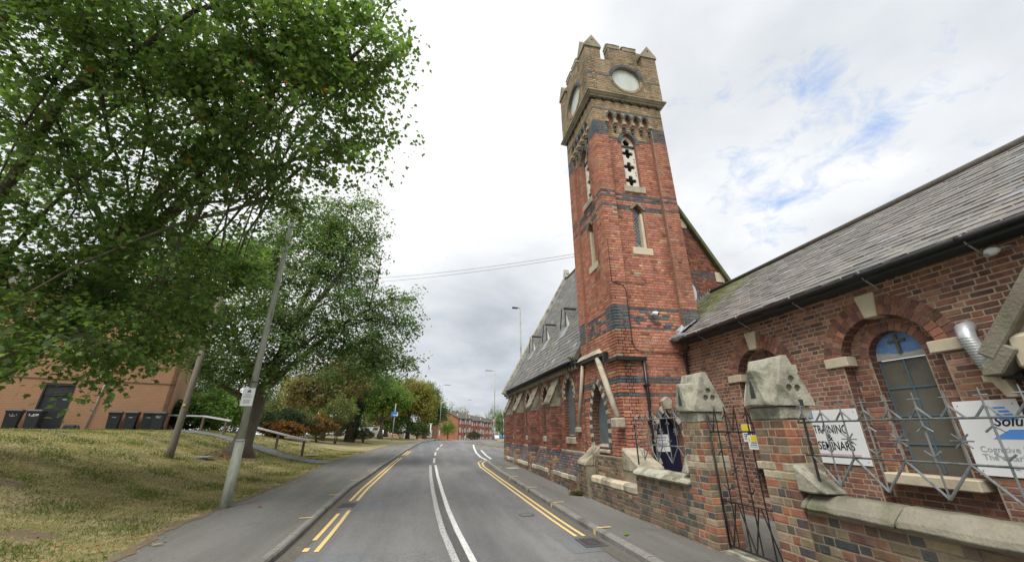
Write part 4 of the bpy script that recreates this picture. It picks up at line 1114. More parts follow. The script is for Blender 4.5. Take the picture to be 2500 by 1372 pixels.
# ferns growing out of the eaves next to the tower
def tuft(name, label, cat, c, r_, n, cols, parent=None, size=.12):
    m = MB(); r = random.Random(int(c[0] * 31 + c[1] * 7))
    for i in range(n):
        a = r.uniform(0, 6.28); l = size * r.uniform(.6, 1.4); d = V3((math.cos(a), math.sin(a), r.uniform(.1, 1.1))).normalized(); s = d.cross(V3((0, 0, 1))).normalized() * l * .18
        p = V3(c) + V3((r.gauss(0, r_), r.gauss(0, r_), r.gauss(0, r_ * .3)))
        q = p + d * l * .55 + V3((0, 0, .0)); e = p + d * l - V3((0, 0, l * .25)); m.add([p, q + s, e, q - s], [(0, 1, 2, 3)], jit(r.choice(cols), r))
    o = m.build(name, 'leaf', parent); 
    if label: tag(o, label, cat)
    return o


tuft('fern', 'fern growing from the gutter where nave meets tower', 'fern', (5.15, 13.35, 2.45), .08, 60, [(.06, .11, .03), (.09, .13, .04)])
tuft('weed', 'dry brown weeds at the foot of the buttress by the pavement', 'weeds', (4.82, 12.75, -1.84), .1, 90, [(.22, .14, .08), (.18, .13, .07), (.12, .12, .05)], size=.2)

# ------------------------------------------------------------------ church hall along the right
HX, HY0, HY1 = 7.70, -1.5, 10.36
hall = thing('church_hall', 'low brick church hall with round arched windows and long slate roof', 'hall', (HX, HY0, -1.9))
HF = street(HX); o2 = Op('round', 5.10, 1.50, -1.42, 1.15); o1 = Op('round', 7.80, 1.36, -1.42, 1.17); o0 = Op('round', 10.9, 1.3, -1.42, 1.1)
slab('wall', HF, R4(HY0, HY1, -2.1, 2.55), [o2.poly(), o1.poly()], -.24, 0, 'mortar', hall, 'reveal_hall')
lay(hall, HF, 1.6, HY1, -1.95, 2.5, pick(HALL), [o2, o1], seed=41, gap=.02, ch=.089, bl=.275, j=.0165, proud=.005)
HB = street(HX + .22)


def hall_window(oo, name):
    c = oo.uc; inn = Op('round', c, .82, -.66, 1.22)
    slab('recess_wall', HB, R4(c - oo.h - .1, c + oo.h + .1, -2.0, 2.1), [inn.poly()], -.25, 0, 'mortar', hall, 'reveal_hall')
    lay(hall, HB, c - oo.h, c + oo.h, -1.7, 2.0, pick(HALL), [inn], seed=int(c * 10), gap=.02, clip=lambda v: oo.ext(v))
    ring(hall, HF, c, oo.vs, oo.h, oo.h + .165, 0, math.pi, 24, lambda i, r: jit(r.choice(HALL), r), -.02, .012)
    ring(hall, HF, c, oo.vs, oo.h + .17, oo.h + .33, 0, math.pi, 27, lambda i, r: jit(r.choice(HALL), r), -.02, .012)
    ring(hall, HB, c, inn.vs, inn.h, inn.h + .16, 0, math.pi, 15, lambda i, r: jit(r.choice(HALL), r), -.02, .012)
    fprism('keystone', HF, [(c - .10, oo.vs + oo.h - .03), (c + .10, oo.vs + oo.h - .03), (c + .17, oo.vs + oo.h + .40), (c - .17, oo.vs + oo.h + .40)], -.2, .05, 'stone_cream', hall, .015)
    for s in (-1, 1): fbox('impost', HF, c + s * (oo.h + .10) - .22, c + s * (oo.h + .10) + .22, oo.vs - .04, oo.vs + .14, -.2, .045, 'stone_cream', hall, .012)
    m = MB(); m.fbox(HB, c - .62, c + .62, -.82, -.662, -.2, .30); m.build('sill', 'stone_cream', hall, .015)
    fbox('board', HB, c - .409, c + .409, -.66, 1.16, -.24, -.19, 'board_grey', hall)
    ty = fprism('tympanum', HB, [(c - .409, 1.18), (c + .409, 1.18)] + [(c + .409 * math.cos(t), 1.22 + .409 * math.sin(t)) for t in np.linspace(0, math.pi, 17)], -.22, -.16, 'blue_paint', hall)
    m = MB(); m.prism(HB, [(c - .41, 1.165), (c + .41, 1.165), (c + .39, 1.30), (c + .0, 1.24), (c - .40, 1.27)], -.158, -.146); m.build('bare_board', 'bare_board', ty)
    m = MB(); m.fbox(HB, c - .022, c + .022, 1.24, 1.58, -.159, -.12); m.fbox(HB, c - .13, c - .022, 1.45, 1.49, -.159, -.12); m.fbox(HB, c + .022, c + .13, 1.45, 1.49, -.159, -.12); m.build('cross', 'old_wood', ty)
    for s in (-.40, .02, .40): fbox('bar', HB, c + s - .010, c + s + .010, -.65, 1.15, -.188, -.17, 'bar_blue', hall)
    for z in (-.22, .22, .68): fbox('bar', HB, c - .40, c + .40, z - .012, z + .012, -.189, -.174, 'bar_blue', hall)


hall_window(o2, 'a'); hall_window(o1, 'b')
# roof
HEX, HEZ, HRX, HRZ = 7.34, 2.60, 11.5, 5.42
HSL = math.hypot(HRX - HEX, HRZ - HEZ); HRF = Fr((HEX, 0, HEZ), (0, 1, 0), (HRX - HEX, 0, HRZ - HEZ), (-(HRZ - HEZ), 0, HRX - HEX))
m = MB(); m.fbox(HRF, HY0, 10.34, 0, 1.32, -.12, 0); m.fbox(HRF, HY0, NY0 - .03, 1.32, HSL, -.12, 0); m.build('roof', 'roof_tile', hall)
m = MB(); m.hexa([(HRX, HY0, HRZ - .12), (15.6, HY0, 2.5), (15.6, 13.1, 2.5), (HRX, 13.1, HRZ - .12), (HRX, HY0, HRZ), (15.6, HY0, 2.6), (15.6, 13.1, 2.6), (HRX, 13.1, HRZ)]); m.build('roof', 'roof_tile', hall)


def hall_slate(u, i, r):
    if u > 9.9 and r.random() < (u - 9.7) * .6: return jit(r.choice([(.16, .175, .08), (.20, .20, .10), (.13, .15, .07)]), r)
    if r.random() < .03: return tone((.23, .23, .24), r)
    return tone(r.choice([(.185, .175, .163), (.165, .157, .148), (.20, .188, .172), (.172, .167, .162), (.212, .197, .18)]), r, .09)


lay_slates(hall, HRF, .8, NY0 - .05, 0, HSL, hall_slate, ex=.235, w=.36, seed=42, th=.026, skip=lambda u, v: u > 10.36 and v < 1.3)
tube('ridge', [(HRX, HY0, HRZ + .03), (HRX, NY0, HRZ + .03)], .11, 'roof_tile', hall, 6)
m = MB(); m.fbox(HF, HY0, HY1 - .3, 2.44, 2.56, .0, .34); m.build('soffit', 'board_dark', hall)
gut = [(HEX - .05, HY0, 2.545), (HEX - .05, 10.1, 2.515)]
tube('gutter', gut, .052, 'black_paint', hall); 
for k, y in enumerate((2.2, 3.4, 4.8, 6.2, 7.7, 9.2)):
    tube('gutter_bracket', [(HEX - .06, y, 2.60), (HEX + .02, y, 2.46), (HEX + .20, y, 2.36), (HX - .01, y, 2.28)], .013, 'lamp_grey', hall, 5)
    tube('gutter_joint', [(HEX - .05, y - .05, 2.54), (HEX - .05, y + .05, 2.54)], .058, 'black_paint', hall)
# crumpled lead where the roof dies against the tower and the stepped flashing behind it
m = MB(); r = random.Random(5); gx, gy = 7, 6; vs = []
for i in range(gx):
    for k in range(gy):
        u = 10.08 + (10.42 - 10.08) * i / (gx - 1); v = -.12 + 1.25 * k / (gy - 1); q = HRF.p(u, v, .05 + r.uniform(-.02, .06) + (.08 if i == gx - 1 else 0)); vs.append(q)
m.add(vs, [(i * gy + k, (i + 1) * gy + k, (i + 1) * gy + k + 1, i * gy + k + 1) for i in range(gx - 1) for k in range(gy - 1)]); m.build('lead_flashing', 'lead', hall)
for k in range(7):
    v = 3.95 + k * .16; p = HRF.p(NY0 - .05, v, .02)
    m = MB(); m.prism(near(NY0 - .03), [(p.x, p.z), (p.x + .16, p.z + .11), (p.x + .02, p.z + .24)], 0, .02); m.build('lead_step', 'lead', hall)
m = MB(); m.tube([HF.p(10.25, 2.62, .42), HF.p(10.0, 2.60, .42), HF.p(9.7, 2.62, .40)], [.10, .13, .06], 8); m.build('lead_flashing', 'lead', hall)
# gabled porch at the near end: raking coping, stone lintel, brick
QX = 7.42; QF = street(QX); kz, ky = .92, 3.62
slab('porch_wall', QF, [(HY0, -2), (3.34, -2), (3.34, .9), (3.52, 1.0), (2.2, 2.6), (HY0, 2.6)], [], -.3, 0, 'mortar', hall)
lay(hall, QF, HY0, 3.34, -1.9, .70, pick(HALL), seed=51, ch=.089, bl=.275); lay(hall, QF, HY0, 3.4, .70, 2.58, pick(HALL), [Op('rect', 2.53, 1.90, .68, 1.16)], seed=52, clip=lambda v: (HY0, 3.34 if v < .98 else 3.45 - (v - 1.0) * .82), ch=.089, bl=.275)
CF = Fr(QF.p(3.62, .86, 0), QF.V * .774 - QF.U * .633, QF.V * .633 + QF.U * .774, QF.N)
fbox('raking_coping', CF, 0, 2.18, -.02, .17, -.25, .16, 'stone_moss', hall, .02)
fprism('kneeler', QF, [(3.80, .66), (3.60, .66), (3.36, .95), (3.52, 1.08), (3.76, .80)], -.28, .15, 'stone_moss', hall, .02)
m = MB(); m.fbox(QF, 1.6, 3.46, .70, 1.15, -.2, .11); m.build('lintel', 'stone_cream', hall, .05)
duct = thing('flexible_duct', 'ribbed silver duct pipe poking out of the hall wall beside the stone kneeler', 'duct', (HX, 3.9, .9))
P = [HF.p(3.93, 1.40, -.02), HF.p(3.93, 1.36, .10), HF.p(3.91, 1.22, .16), HF.p(3.86, 1.0, .16), HF.p(3.80, .72, .17)]
m = MB(); m.tube(P, [.10, .105, .10, .095, .09], 14); m.build('pipe', 'duct', duct, 0, True)
for k in range(14):
    t = k / 13; p = P[2].lerp(P[4], t); m = MB(); m.tube([p + V3((0, .0, .006)), p - V3((0, -.002, .006))], .104, 14); m.build('rib', 'lamp_grey', duct)
m = MB(); m.prism(HF, [(3.66, .70), (3.92, .70), (3.92, .62), (3.84, .60), (3.76, .40), (3.66, .40), (3.70, .6)], .02, .2); m.build('hopper', 'stone_cream', duct)
m = MB(); m.fbox(HF, 3.52, 3.72, .62, .68, .05, .22); m.build('cap', 'black_paint', duct)
lamp = thing('security_light', 'white egg shaped flood light under the eaves of the hall', 'light', (HX, 3.28, 2.25))
m = MB(); rings = []; N = 16
for i in range(9):
    t = math.pi * i / 8; rr = .062 * math.sin(t) * (1.0 + .15 * math.cos(t)); yy = 3.36 - .085 * (1 - math.cos(t)) / 1.0
    rings.append((rr, yy))
for rr, yy in rings:
    for k in range(N): a = 2 * math.pi * k / N; m.v.append((HX - .17 + rr * math.cos(a), yy, 2.30 + rr * math.sin(a) * 1.0))
m.f = [(i * N + k, i * N + (k + 1) % N, (i + 1) * N + (k + 1) % N, (i + 1) * N + k) for i in range(8) for k in range(N)]
m.build('housing', 'white_paint', lamp, 0, True)
m = MB(); m.tube([(HX - .20, 3.34, 2.27), (HX - .215, 3.31, 2.25)], [.025, .034], 8); m.build('lens', 'glass', lamp)
m = MB(); m.tube([(HX, 3.13, 2.33), (HX - .08, 3.14, 2.33), (HX - .16, 3.19, 2.31)], .018, 8); m.build('bracket', 'lamp_grey', lamp)


# signs on the hall wall
def board(name, label, cat, F, u0, u1, v0, v1, n=.03):
    t = thing(name, label, cat, F.p((u0 + u1) / 2, v0, n)); fbox('board', F, u0, u1, v0, v1, n - .012, n, 'white_sign', t, .003)
    for u in (u0 + .05, u1 - .05):
        for v in (v0 + .06, v1 - .06):
            m = MB(); m.tube([F.p(u, v, n), F.p(u, v, n + .004)], .008, 8); m.build('screw', 'grey_steel', t)
    return t


tb = board('training_sign', 'white board reading TRAINING & SEMINARS on the hall wall', 'sign', HF, 5.86, 6.92, -.59, .37)
text(tb, 'lettering', 'TRAINING', HF, 6.45, -.055, .15, 'ink_black', .032, width=.66, bold=.012)
text(tb, 'lettering', '&', HF, 6.49, -.185, .12, 'ink_black', .032, bold=.01)
text(tb, 'lettering', 'SEMINARS', HF, 6.42, -.345, .145, 'ink_black', .032, width=.69, bold=.012)
fbox('pink_line', HF, 6.00, 6.86, -.455, -.415, .031, .033, 'ink_pink', tb); fbox('blue_corner', HF, 6.72, 6.92, .21, .37, .0305, .0325, 'ink_blue', tb)
sb = board('services_sign', 'white board with blue stripes and the script word Solu beside the porch', 'sign', HF, 3.775, 4.455, -.59, .385)
for k in range(4):
    z = .29 - k * .045; a = 3.965 + .018 * k * 0; s = k * .012
    fprism('stripe', HF, [(4.06 - s, z), (3.92 - s * 2.2, z), (3.905 - s * 2.2, z - .022 - .006 * k), (4.05 - s, z - .022 - .006 * k)], .031, .033, 'ink_blue', sb)
text(sb, 'lettering', 'Solu', HF, 4.10, .045, .125, 'ink_black', .032, shear=.35, align='LEFT', width=.30, bold=.02)
fprism('blue_shape', HF, [(4.165, -.12), (3.96, 0), (3.79, 0), (3.79, -.12)], .031, .033, 'ink_blue', sb)
text(sb, 'lettering', 'Cognitive N', HF, 4.345, -.285, .075, 'ink_grey', .032, align='LEFT', width=.50)
text(sb, 'lettering', 'The ottarian', HF, 4.345, -.385, .075, 'ink_grey', .032, align='LEFT', width=.50)
text(sb, 'lettering', '&', HF, 4.05, -.50, .06, 'ink_grey', .032)

# ------------------------------------------------------------------ garden wall, gate pillars, gate, railings
def pillar(y0, y1, label, hole):
    x0, x1 = 5.0, 5.5
    t = thing('gate_pillar', label, 'gate pillar', (x0, (y0 + y1) / 2, -1.9), 'gate pillars')
    m = MB(); m.box((x0, y0, -2.1), (x1, y1, .14)); m.build('core', 'mortar', t)
    pal = lambda u, v, r: jit((.40, .36, .27) if (-.62 < v < -.40 and r.random() < .8) else r.choice(PILL), r)
    for F, a, b in ((street(x0), y0, y1), (near(y0), x0, x1), (Fr((0, y1, 0), (1, 0, 0), (0, 0, 1), (0, 1, 0)), x0, x1)): lay(t, F, a, b, -1.98, .14, pal, seed=int(a * 17 + y0), ch=.11, bl=.25)
    m = MB(); m.box((x0 - .02, y0 - .02, .145), (x1 + .02, y1 + .02, .33)); m.build('band_stone', 'stone_grey', t, .02, rough=.012)
    # gabled cap, ridge along the street, a small gablet with a cleft on the street slope
    a, b = x0 - .08, x1 + .08; xm = (a + b) / 2 - .01; ya, yb = y0 - .06, y1 + .05
    Fn = near(0); cen = (xm + .03, .62); holes = [circ(cen[0] + .085 * math.cos(q), cen[1] + .085 * math.sin(q), .06, 10) for q in (math.pi / 2, math.pi * 7 / 6, math.pi * 11 / 6)]
    outl = [(a, .335), (b, .335), (b - .02, .44), (xm + .045, 1.06), (xm - .045, 1.06), (a + .02, .44)]
    m = MB(); m.prism(Fn, outl, -ya - .06, -yb); m.build('cap', 'stone_grey', t, .018, rough=.011)
    slab('cap_face', Fn, outl, holes, -ya - .058, -ya, 'stone_grey', t)
    if hole: m = MB(); m.fbox(Fn, xm + .05, xm + .13, .336, .42, -ya - .05, -ya + .004); m.build('notch', 'board_dark', t)
    ym = (ya + yb) / 2; h = (yb - ya) * .34
    m = MB(); m.prism(street(0), [(ym - h, .34), (ym + h, .34), (ym + h * .8, .5), (ym + .05, .86), (ym - .05, .86), (ym - h * .8, .5)], -a - .22, -a + .07); m.build('gablet', 'stone_grey', t, .018, rough=.014)
    m = MB(); m.prism(street(0), [(ym - .05, .45), (ym + .05, .45), (ym + .03, .62), (ym, .72), (ym - .03, .62)], -a + .06, -a + .074); m.build('cleft', 'board_dark', t)
    return t


p1 = pillar(6.68, 7.20, 'brick gate pillar with gabled stone cap next to the church door', False)
p2 = pillar(4.86, 5.40, 'brick gate pillar with gabled stone cap in front of the TRAINING sign', True)


def garden_wall(y0, y1, label, zc, zt):
    x0, x1 = 5.02, 5.36
    t = thing('garden_wall', label, 'wall', (x0, y0, -1.9)); m = MB(); m.box((x0, y0, -2.1), (x1, y1, zc - .003)); m.build('core', 'mortar_dark', t)
    lay(t, street(x0), y0, y1, -1.98, zc - .02, pick(WALLP), seed=int(y0 * 11), ch=.108, bl=.29); lay(t, Fr((x1, 0, 0), (0, 1, 0), (0, 0, 1), (1, 0, 0)), y0, y1, -1.9, zc - .02, pick(WALLP), seed=3)
    y = y0; r = random.Random(int(y0)); step = 1.05 if y1 - y0 > 3 else .32
    while y < y1 - .02:
        b = min(y1, y + step * r.uniform(.85, 1.15)); m = MB()
        m.prism(near(0), [(x0 - .10, zc), (x1 + .08, zc), (x1 + .08, zc + .07), (x1 - .06, zt), (x0 + .10, zt), (x0 - .10, zc + .07)], -y - .006, -b + .006); m.build('coping_stone', 'stone_moss' if step > 1 else 'stone_grey', t, .03, rough=.013); y = b
    return t


garden_wall(7.20, 9.30, 'low dark brick garden wall between the gate pillar and the tower', -.97, -.80)
garden_wall(-1.5, 4.86, 'dark brick garden wall with heavy stone coping in front of the hall', -.98, -.77)
for nm, a, b, F in (('kneeler_stone', 4.86, 4.45, 1), ('kneeler_stone', 7.20, 7.42, -1)):
    owner = p2 if F == 1 else p1
    m = MB(); m.prism(street(5.03), [(a, -.76), (b, -.76), (a, -.42)], -.3, .06); m.build('kneeler_stone', 'stone_grey', owner, .02, rough=.012)


def star(m, F, u, v, n, l=.09):
    for k in range(4):
        a = math.pi / 4 * k; d = (math.cos(a) * l, math.sin(a) * l); m.tube([F.p(u - d[0], v - d[1], n), F.p(u + d[0], v + d[1], n)], .008, 5)


def chev(m, F, u, v, n, s, w=.07):
    for q in (-1, 1): m.tube([F.p(u, v, n), F.p(u + q * w, v - s * w * .8, n)], .009, 5)


def railing(y0, y1, label, zu, zl, first, mat='grey_steel'):
    F = street(5.10); t = thing('railing', label, 'railing', (5.10, y0, -.8)); P = .54
    for z in (zu, zl): tube('rail', [F.p(y0, z), F.p(y1, z)], .012, mat, t, 6)
    y = first; k = 0
    while y < y1 + .05:
        if y > y0 - .02:
            b = zl - .33 if k % 2 == 0 else zl
            m = MB(); m.tube([F.p(y, b), F.p(y, zu + .10), F.p(y, zu + .27)], [.010, .010, .005], 6)
            m.tube([F.p(y - .055, zu + .20), F.p(y + .055, zu + .20)], .007, 5)
            for q in (-1, 1): m.tube([F.p(y, zu + .115), F.p(y + q * .10, zu)], .011, 5)
            if k % 2 == 0: chev(m, F, y, zu - .07, 0, 1); chev(m, F, y, zl + .05, 0, -1)
            else: star(m, F, y, (zu + zl) / 2, 0)
            m.build('spike', mat, t)
            if k % 2 == 0:
                m = MB(); 
                for q in (-1, 1): m.tube([F.p(y, zl - .33), F.p(y + q * P / 2, zl)], .0125, 6)
                m.build('zigzag', mat, t)
        y += P / 2; k += 1
    return t


ra = railing(-1.4, 4.62, 'grey steel railing with stars and spikes on the coping before the signs', .105, -.31, -1.05)
rb = railing(7.22, 9.25, 'grey steel railing with zigzag bars on the wall before the church door', .25, -.30, 7.32)
for tt, y in ((ra, 4.62), (rb, 9.25)):
    F = street(5.10); m = MB(); m.tube([F.p(y, .16), F.p(y, -.75)], .018, 6); m.tube([F.p(y - .08, .10), F.p(y + .1, .10)], .012, 5); m.tube([F.p(y - .08, -.31), F.p(y + .1, -.31)], .012, 5); m.build('end_post', 'black_iron', tt)
gate = thing('iron_gate', 'tall black iron gate between the two stone capped pillars', 'gate', (5.15, 6.04, -1.85)); F = street(5.15); ga, gb = 5.44, 6.64
for z in (-1.78, -1.12, -.02): tube('rail', [F.p(ga, z), F.p(gb, z)], .014, 'black_iron', gate, 6)
for u in (ga + .02, gb - .02): tube('stile', [F.p(u, -1.82), F.p(u, .30)], .018, 'black_iron', gate, 6)
nb = 5
for k in range(1, nb):
    u = ga + (gb - ga) * k / nb; m = MB(); m.tube([F.p(u, -1.78), F.p(u, .28), F.p(u, .40)], [.012, .012, .005], 6)
    if k % 2: star(m, F, u, -.62, 0, .1); chev(m, F, u, -.02, 0, 1, .09); chev(m, F, u, .26, 0, 1, .09)
    else: chev(m, F, u, -.95, 0, -1, .1); chev(m, F, u, -.32, 0, 1, .09)
    m.build('bar', 'black_iron', gate)
for k in range(nb // 2 + 1):
    u = ga + (gb - ga) * (2 * k + .5) / nb; m = MB()
    for q in (-1, 1): m.tube([F.p(u, -1.77), F.p(min(gb, max(ga, u + q * (gb - ga) / nb * .9)), -1.12)], .012, 6); m.tube([F.p(u, -.02), F.p(min(gb, max(ga, u + q * .12)), .38)], .010, 6)
    m.build('zigzag', 'black_iron', gate)
m = MB(); m.fbox(F, ga, gb, -1.90, -1.85, -.12, .1); tag(m.build('threshold', 'stone_grey', gate))


def notice(u, v, label, w=.19):
    F = street(5.12); t = thing('warning_notice', label, 'notice', F.p(u, v, .02)); h = .21
    fbox('sheet', F, u - w / 2, u + w / 2, v, v + h, .0, .005, 'white_sign', t); fbox('yellow_panel', F, u - w / 2 + .012, u + w * .12, v + h * .52, v + h - .012, .0055, .007, 'ink_yellow', t)
    fprism('hazard_triangle', F, [(u + w * .17, v + h * .54), (u + w * .45, v + h * .54), (u + w * .31, v + h * .92)], .0055, .007, 'ink_yellow', t)
    m = MB(); m.fbox(F, u + w * .30, u + w * .32, v + h * .62, v + h * .8, .0072, .008); m.build('mark', 'ink_black', t)
    for k in range(3): fbox('printed_line', F, u - w * .4, u + w * .4 - k * .02, v + .03 + k * .03, v + .043 + k * .03, .0055, .0065, 'ink_navy' if k else 'ink_grey', t)


notice(5.62, -.28, 'yellow and white warning notice wired to the iron gate bars')
HN = street(HX - .03)
t = thing('wall_notice', 'small yellow and white notice on the hall wall behind the gate', 'notice', HN.p(8.55, .05, 0))
fbox('sheet', HF, 8.42, 8.70, -.26, .14, .015, .022, 'white_sign', t); fbox('yellow_panel', HF, 8.43, 8.69, -.04, .13, .0225, .025, 'ink_yellow', t)
for k in range(3): fbox('printed_line', HF, 8.46, 8.66, -.20 + k * .05, -.18 + k * .05, .0225, .024, 'ink_navy', t)
m = MB(); m.tube([HN.p(8.28, -.3, 0), HN.p(8.28, -.12, .08)], .05, 8)
mb = thing('letter_box', 'white letter box on the dark post behind the gate', 'letter box', (5.9, 5.85, -.55)); fbox('body', street(5.9), 5.78, 6.0, -.55, -.28, 0, .12, 'white_paint', mb, .02); fbox('slot', street(5.9), 5.82, 5.96, -.36, -.34, .121, .124, 'ink_black', mb)
fbox('post', street(5.9), 5.84, 5.96, -1.86, -.55, .0, .08, 'black_iron', mb)

# ------------------------------------------------------------------ left side: poles, flats, bins, handrails
def bz(x, y): return bank(x, y)


lz = bz(-4.95, 12.8)
col = thing('lamp_column', 'tall pale grey lamp column on the grass edge beside the left pavement', 'lamp post', (-4.95, 12.8, lz))
tube('base_section', [(-4.95, 12.8, lz - .1), (-4.95, 12.8, lz + 1.62)], [.135, .115], 'column_grey', col, 14)
tube('collar', [(-4.95, 12.8, lz + 1.62), (-4.95, 12.8, lz + 1.68)], [.12, .1], 'lamp_grey', col, 14)
tube('shaft', [(-4.95, 12.8, lz + 1.68), (-4.95, 12.8, 8.9)], [.095, .062], 'column_grey', col, 12)
tube('arm', [(-4.95, 12.8, 8.9), (-4.7, 12.75, 9.25), (-4.0, 12.6, 9.35)], .04, 'lamp_grey', col, 8)
m = MB(); m.box((-4.0, 12.5, 9.28), (-3.4, 12.72, 9.4)); m.build('lantern', 'lamp_grey', col, .03)
fbox('bracket', near(12.68), -5.10, -4.80, 1.33, 1.36, -.02, .04, 'iron', col)
sg = thing('camera_notice', 'white notice with a blue camera symbol strapped to the lamp column', 'sign', (-4.95, 12.67, 1.0))
SF2 = Fr((-4.97, 12.66, 0), (math.cos(-.12), math.sin(-.12), 0), (0, 0, 1), (math.sin(-.12), -math.cos(-.12), 0))
fbox('plate', SF2, -.165, .165, .68, 1.17, 0, .008, 'white_sign', sg, .002)
fprism('camera_symbol', SF2, [(-.05, 1.07), (.02, 1.13), (.06, 1.10), (-.01, 1.04)], .009, .011, 'ink_navy', sg); fprism('camera_symbol', SF2, [(.02, 1.055), (.07, 1.045), (.07, 1.075), (.04, 1.08)], .009, .011, 'ink_navy', sg)
text(sg, 'lettering', 'CCTV', SF2, 0, .965, .042, 'ink_navy', .009, width=.14); text(sg, 'lettering', 'IN OPERATION', SF2, 0, .915, .03, 'ink_navy', .009, width=.24)
for k in range(4): fbox('printed_line', SF2, -.10 + .01 * (k % 2), .10 - .015 * (k % 2), .84 - k * .03, .855 - k * .03, .009, .0105, 'ink_grey', sg)
wx, wy = -10.14, 19.8; wz = bz(wx, wy)
wp = thing('wooden_pole', 'weathered wooden pole on the grass left of the tree trunk', 'pole', (wx, wy, wz))
tube('shaft', [(wx, wy, wz - .2), (wx + .02, wy, wz + .5), (wx + .18, wy, 7.5)], [.15, .135, .10], 'old_wood', wp, 12)
tube('yellow_tag', [(wx + .07, wy - .12, 1.02), (wx + .07, wy - .122, 1.10)], .04, 'ink_yellow', wp, 6)

# brick flats behind the bins
BD = V3((.9224, .3862, 0)); BO = V3((-18.3, 29.55, 0)); BNrm = V3((.3862, -.9224, 0))
BF = Fr((BO.x, BO.y, 0), BD, (0, 0, 1), BNrm); s1 = 2.09; zb = .1
fl = thing('brick_building', 'orange brick building with a black door behind the wheelie bins', 'building', (BO.x, BO.y, zb))
dO = Op('rect', -3.1, 1.25, 0.0, 2.72); wO = Op('rect', -3.35, .8, 4.6, 5.7); w2O = Op('rect', -6.5, 1.4, 3.4, 4.7)
slab('wall', BF, R4(-26, s1, -.3, 8.2), [dO.poly(), wO.poly(), w2O.poly()], -.3, 0, 'far_brick', fl)
BE = Fr(BF.p(s1, 0, 0), -BNrm, (0, 0, 1), BD); slab('wall', BE, R4(0, 9, -.3, 8.2), [], -.3, -.001, 'far_brick', fl)
fbox('band', BF, -26, s1, 2.92, 2.965, -.05, .028, 'roof_tile', fl)
fbox('door_frame', BF, dO.uc - .62, dO.uc + .62, 2.58, 2.71, -.14, .01, 'black_paint', fl); 
for s in (-1, 1): fbox('door_frame', BF, dO.uc + s * .60 - .04, dO.uc + s * .60 + .04, 0, 2.58, -.14, .008, 'black_paint', fl)
dd = fbox('door', BF, dO.uc - .56, dO.uc + .56, .02, 1.98, -.14, -.08, 'bin_black', fl)
for k in range(7): fbox('louvre_slat', BF, dO.uc - .55, dO.uc + .55, 2.02 + k * .08, 2.07 + k * .08, -.13, -.06, 'bin_lid', fl)
fbox('door_back', BF, dO.uc - .62, dO.uc + .62, 0, 2.7, -.29, -.2, 'black_iron', fl)
fbox('handle_plate', BF, dO.uc + .28, dO.uc + .46, 1.78, 1.84, -.079, -.07, 'lamp_grey', dd)
for o in (wO, w2O):
    f = fbox('window', BF, o.uc - o.h, o.uc + o.h, o.v0, o.vs, -.16, -.10, 'glass_dark', fl); fbox('frame', BF, o.uc - o.h, o.uc + o.h, o.v0, o.v0 + .08, -.1, -.04, 'white_paint', f); fbox('frame', BF, o.uc - o.h, o.uc - o.h + .07, o.v0 + .08, o.vs, -.1, -.04, 'white_paint', f); fbox('frame', BF, o.uc + o.h - .07, o.uc + o.h, o.v0 + .08, o.vs, -.1, -.04, 'white_paint', f)
m = MB(); m.add([BF.p(-26.4, 8.15, .4), BF.p(s1 + .4, 8.15, .4), BF.p(s1 + .4, 10.8, -5), BF.p(-26.4, 10.8, -5), BF.p(s1 + .4, 8.15, -10), BF.p(-26.4, 8.15, -10)], [(0, 1, 2, 3), (3, 2, 4, 5), (1, 4, 2), (0, 3, 5), (0, 5, 4, 1)]); m.build('roof', 'roof_tile', fl)
tube('downpipe', [BF.p(-1.2, 3.9, .06), BF.p(-1.3, 2.1, .06), BF.p(-1.41, .05, .06)], .035, 'lamp_grey', fl, 6)
# wheelie bins
def make_bin(number=None):
    t = thing('wheelie_bin', 'x', 'wheelie bin', (0, 0, 0)); w, d, h = .29, .34, .98
    m = MB(); m.hexa([(-w * .80, -d * .74, .04), (w * .80, -d * .74, .04), (w * .80, d * .8, .04), (-w * .80, d * .8, .04), (-w, -d, h), (w, -d, h), (w, d, h), (-w, d, h)]); m.build('body', 'bin_black', t, .015)
    m = MB(); m.box((-w - .02, -d - .02, h - .06), (w + .02, d + .02, h)); m.build('rim', 'bin_black', t)
    m = MB(); m.hexa([(-w - .02, -d - .05, h + .003), (w + .02, -d - .05, h + .003), (w + .02, d + .05, h + .003), (-w - .02, d + .05, h + .003), (-w + .04, -d + .04, h + .09), (w - .04, -d + .04, h + .09), (w - .02, d + .04, h + .10), (-w + .02, d + .04, h + .10)]); l = m.build('lid', 'bin_lid', t, .012)
    m = MB(); m.tube([(-w, d + .07, h + .03), (w, d + .07, h + .03)], .02, 6); m.build('handle', 'bin_black', l)
    for s in (-1, 1):
        m = MB(); m.tube([(s * (w - .07), d * .85, .10), (s * (w - .02), d * .85, .10)], .10, 12); m.build('wheel', 'rubber', t)
    m = MB(); m.box((-.09, -d * .93 - .004, .70), (.09, -d * .90, .735)); m.build('label_strip', 'ink_grey', t)
    return t


def copy_tree(o):
    c = o.copy(); COL.objects.link(c); WM[c.name] = WM[o.name]
    def kids(src, dst):
        for ch in list(src.children):
            k = ch.copy(); COL.objects.link(k); k.parent = dst; WM[k.name] = WM.get(ch.name, Matrix.Identity(4)); kids(ch, k)
    kids(o, c); return c


def place(o, loc, rz, label=None, group=None):
    o.location = loc; o.rotation_euler = (0, 0, rz)
    if label: o['label'] = label
    if group: o['group'] = group
    return o


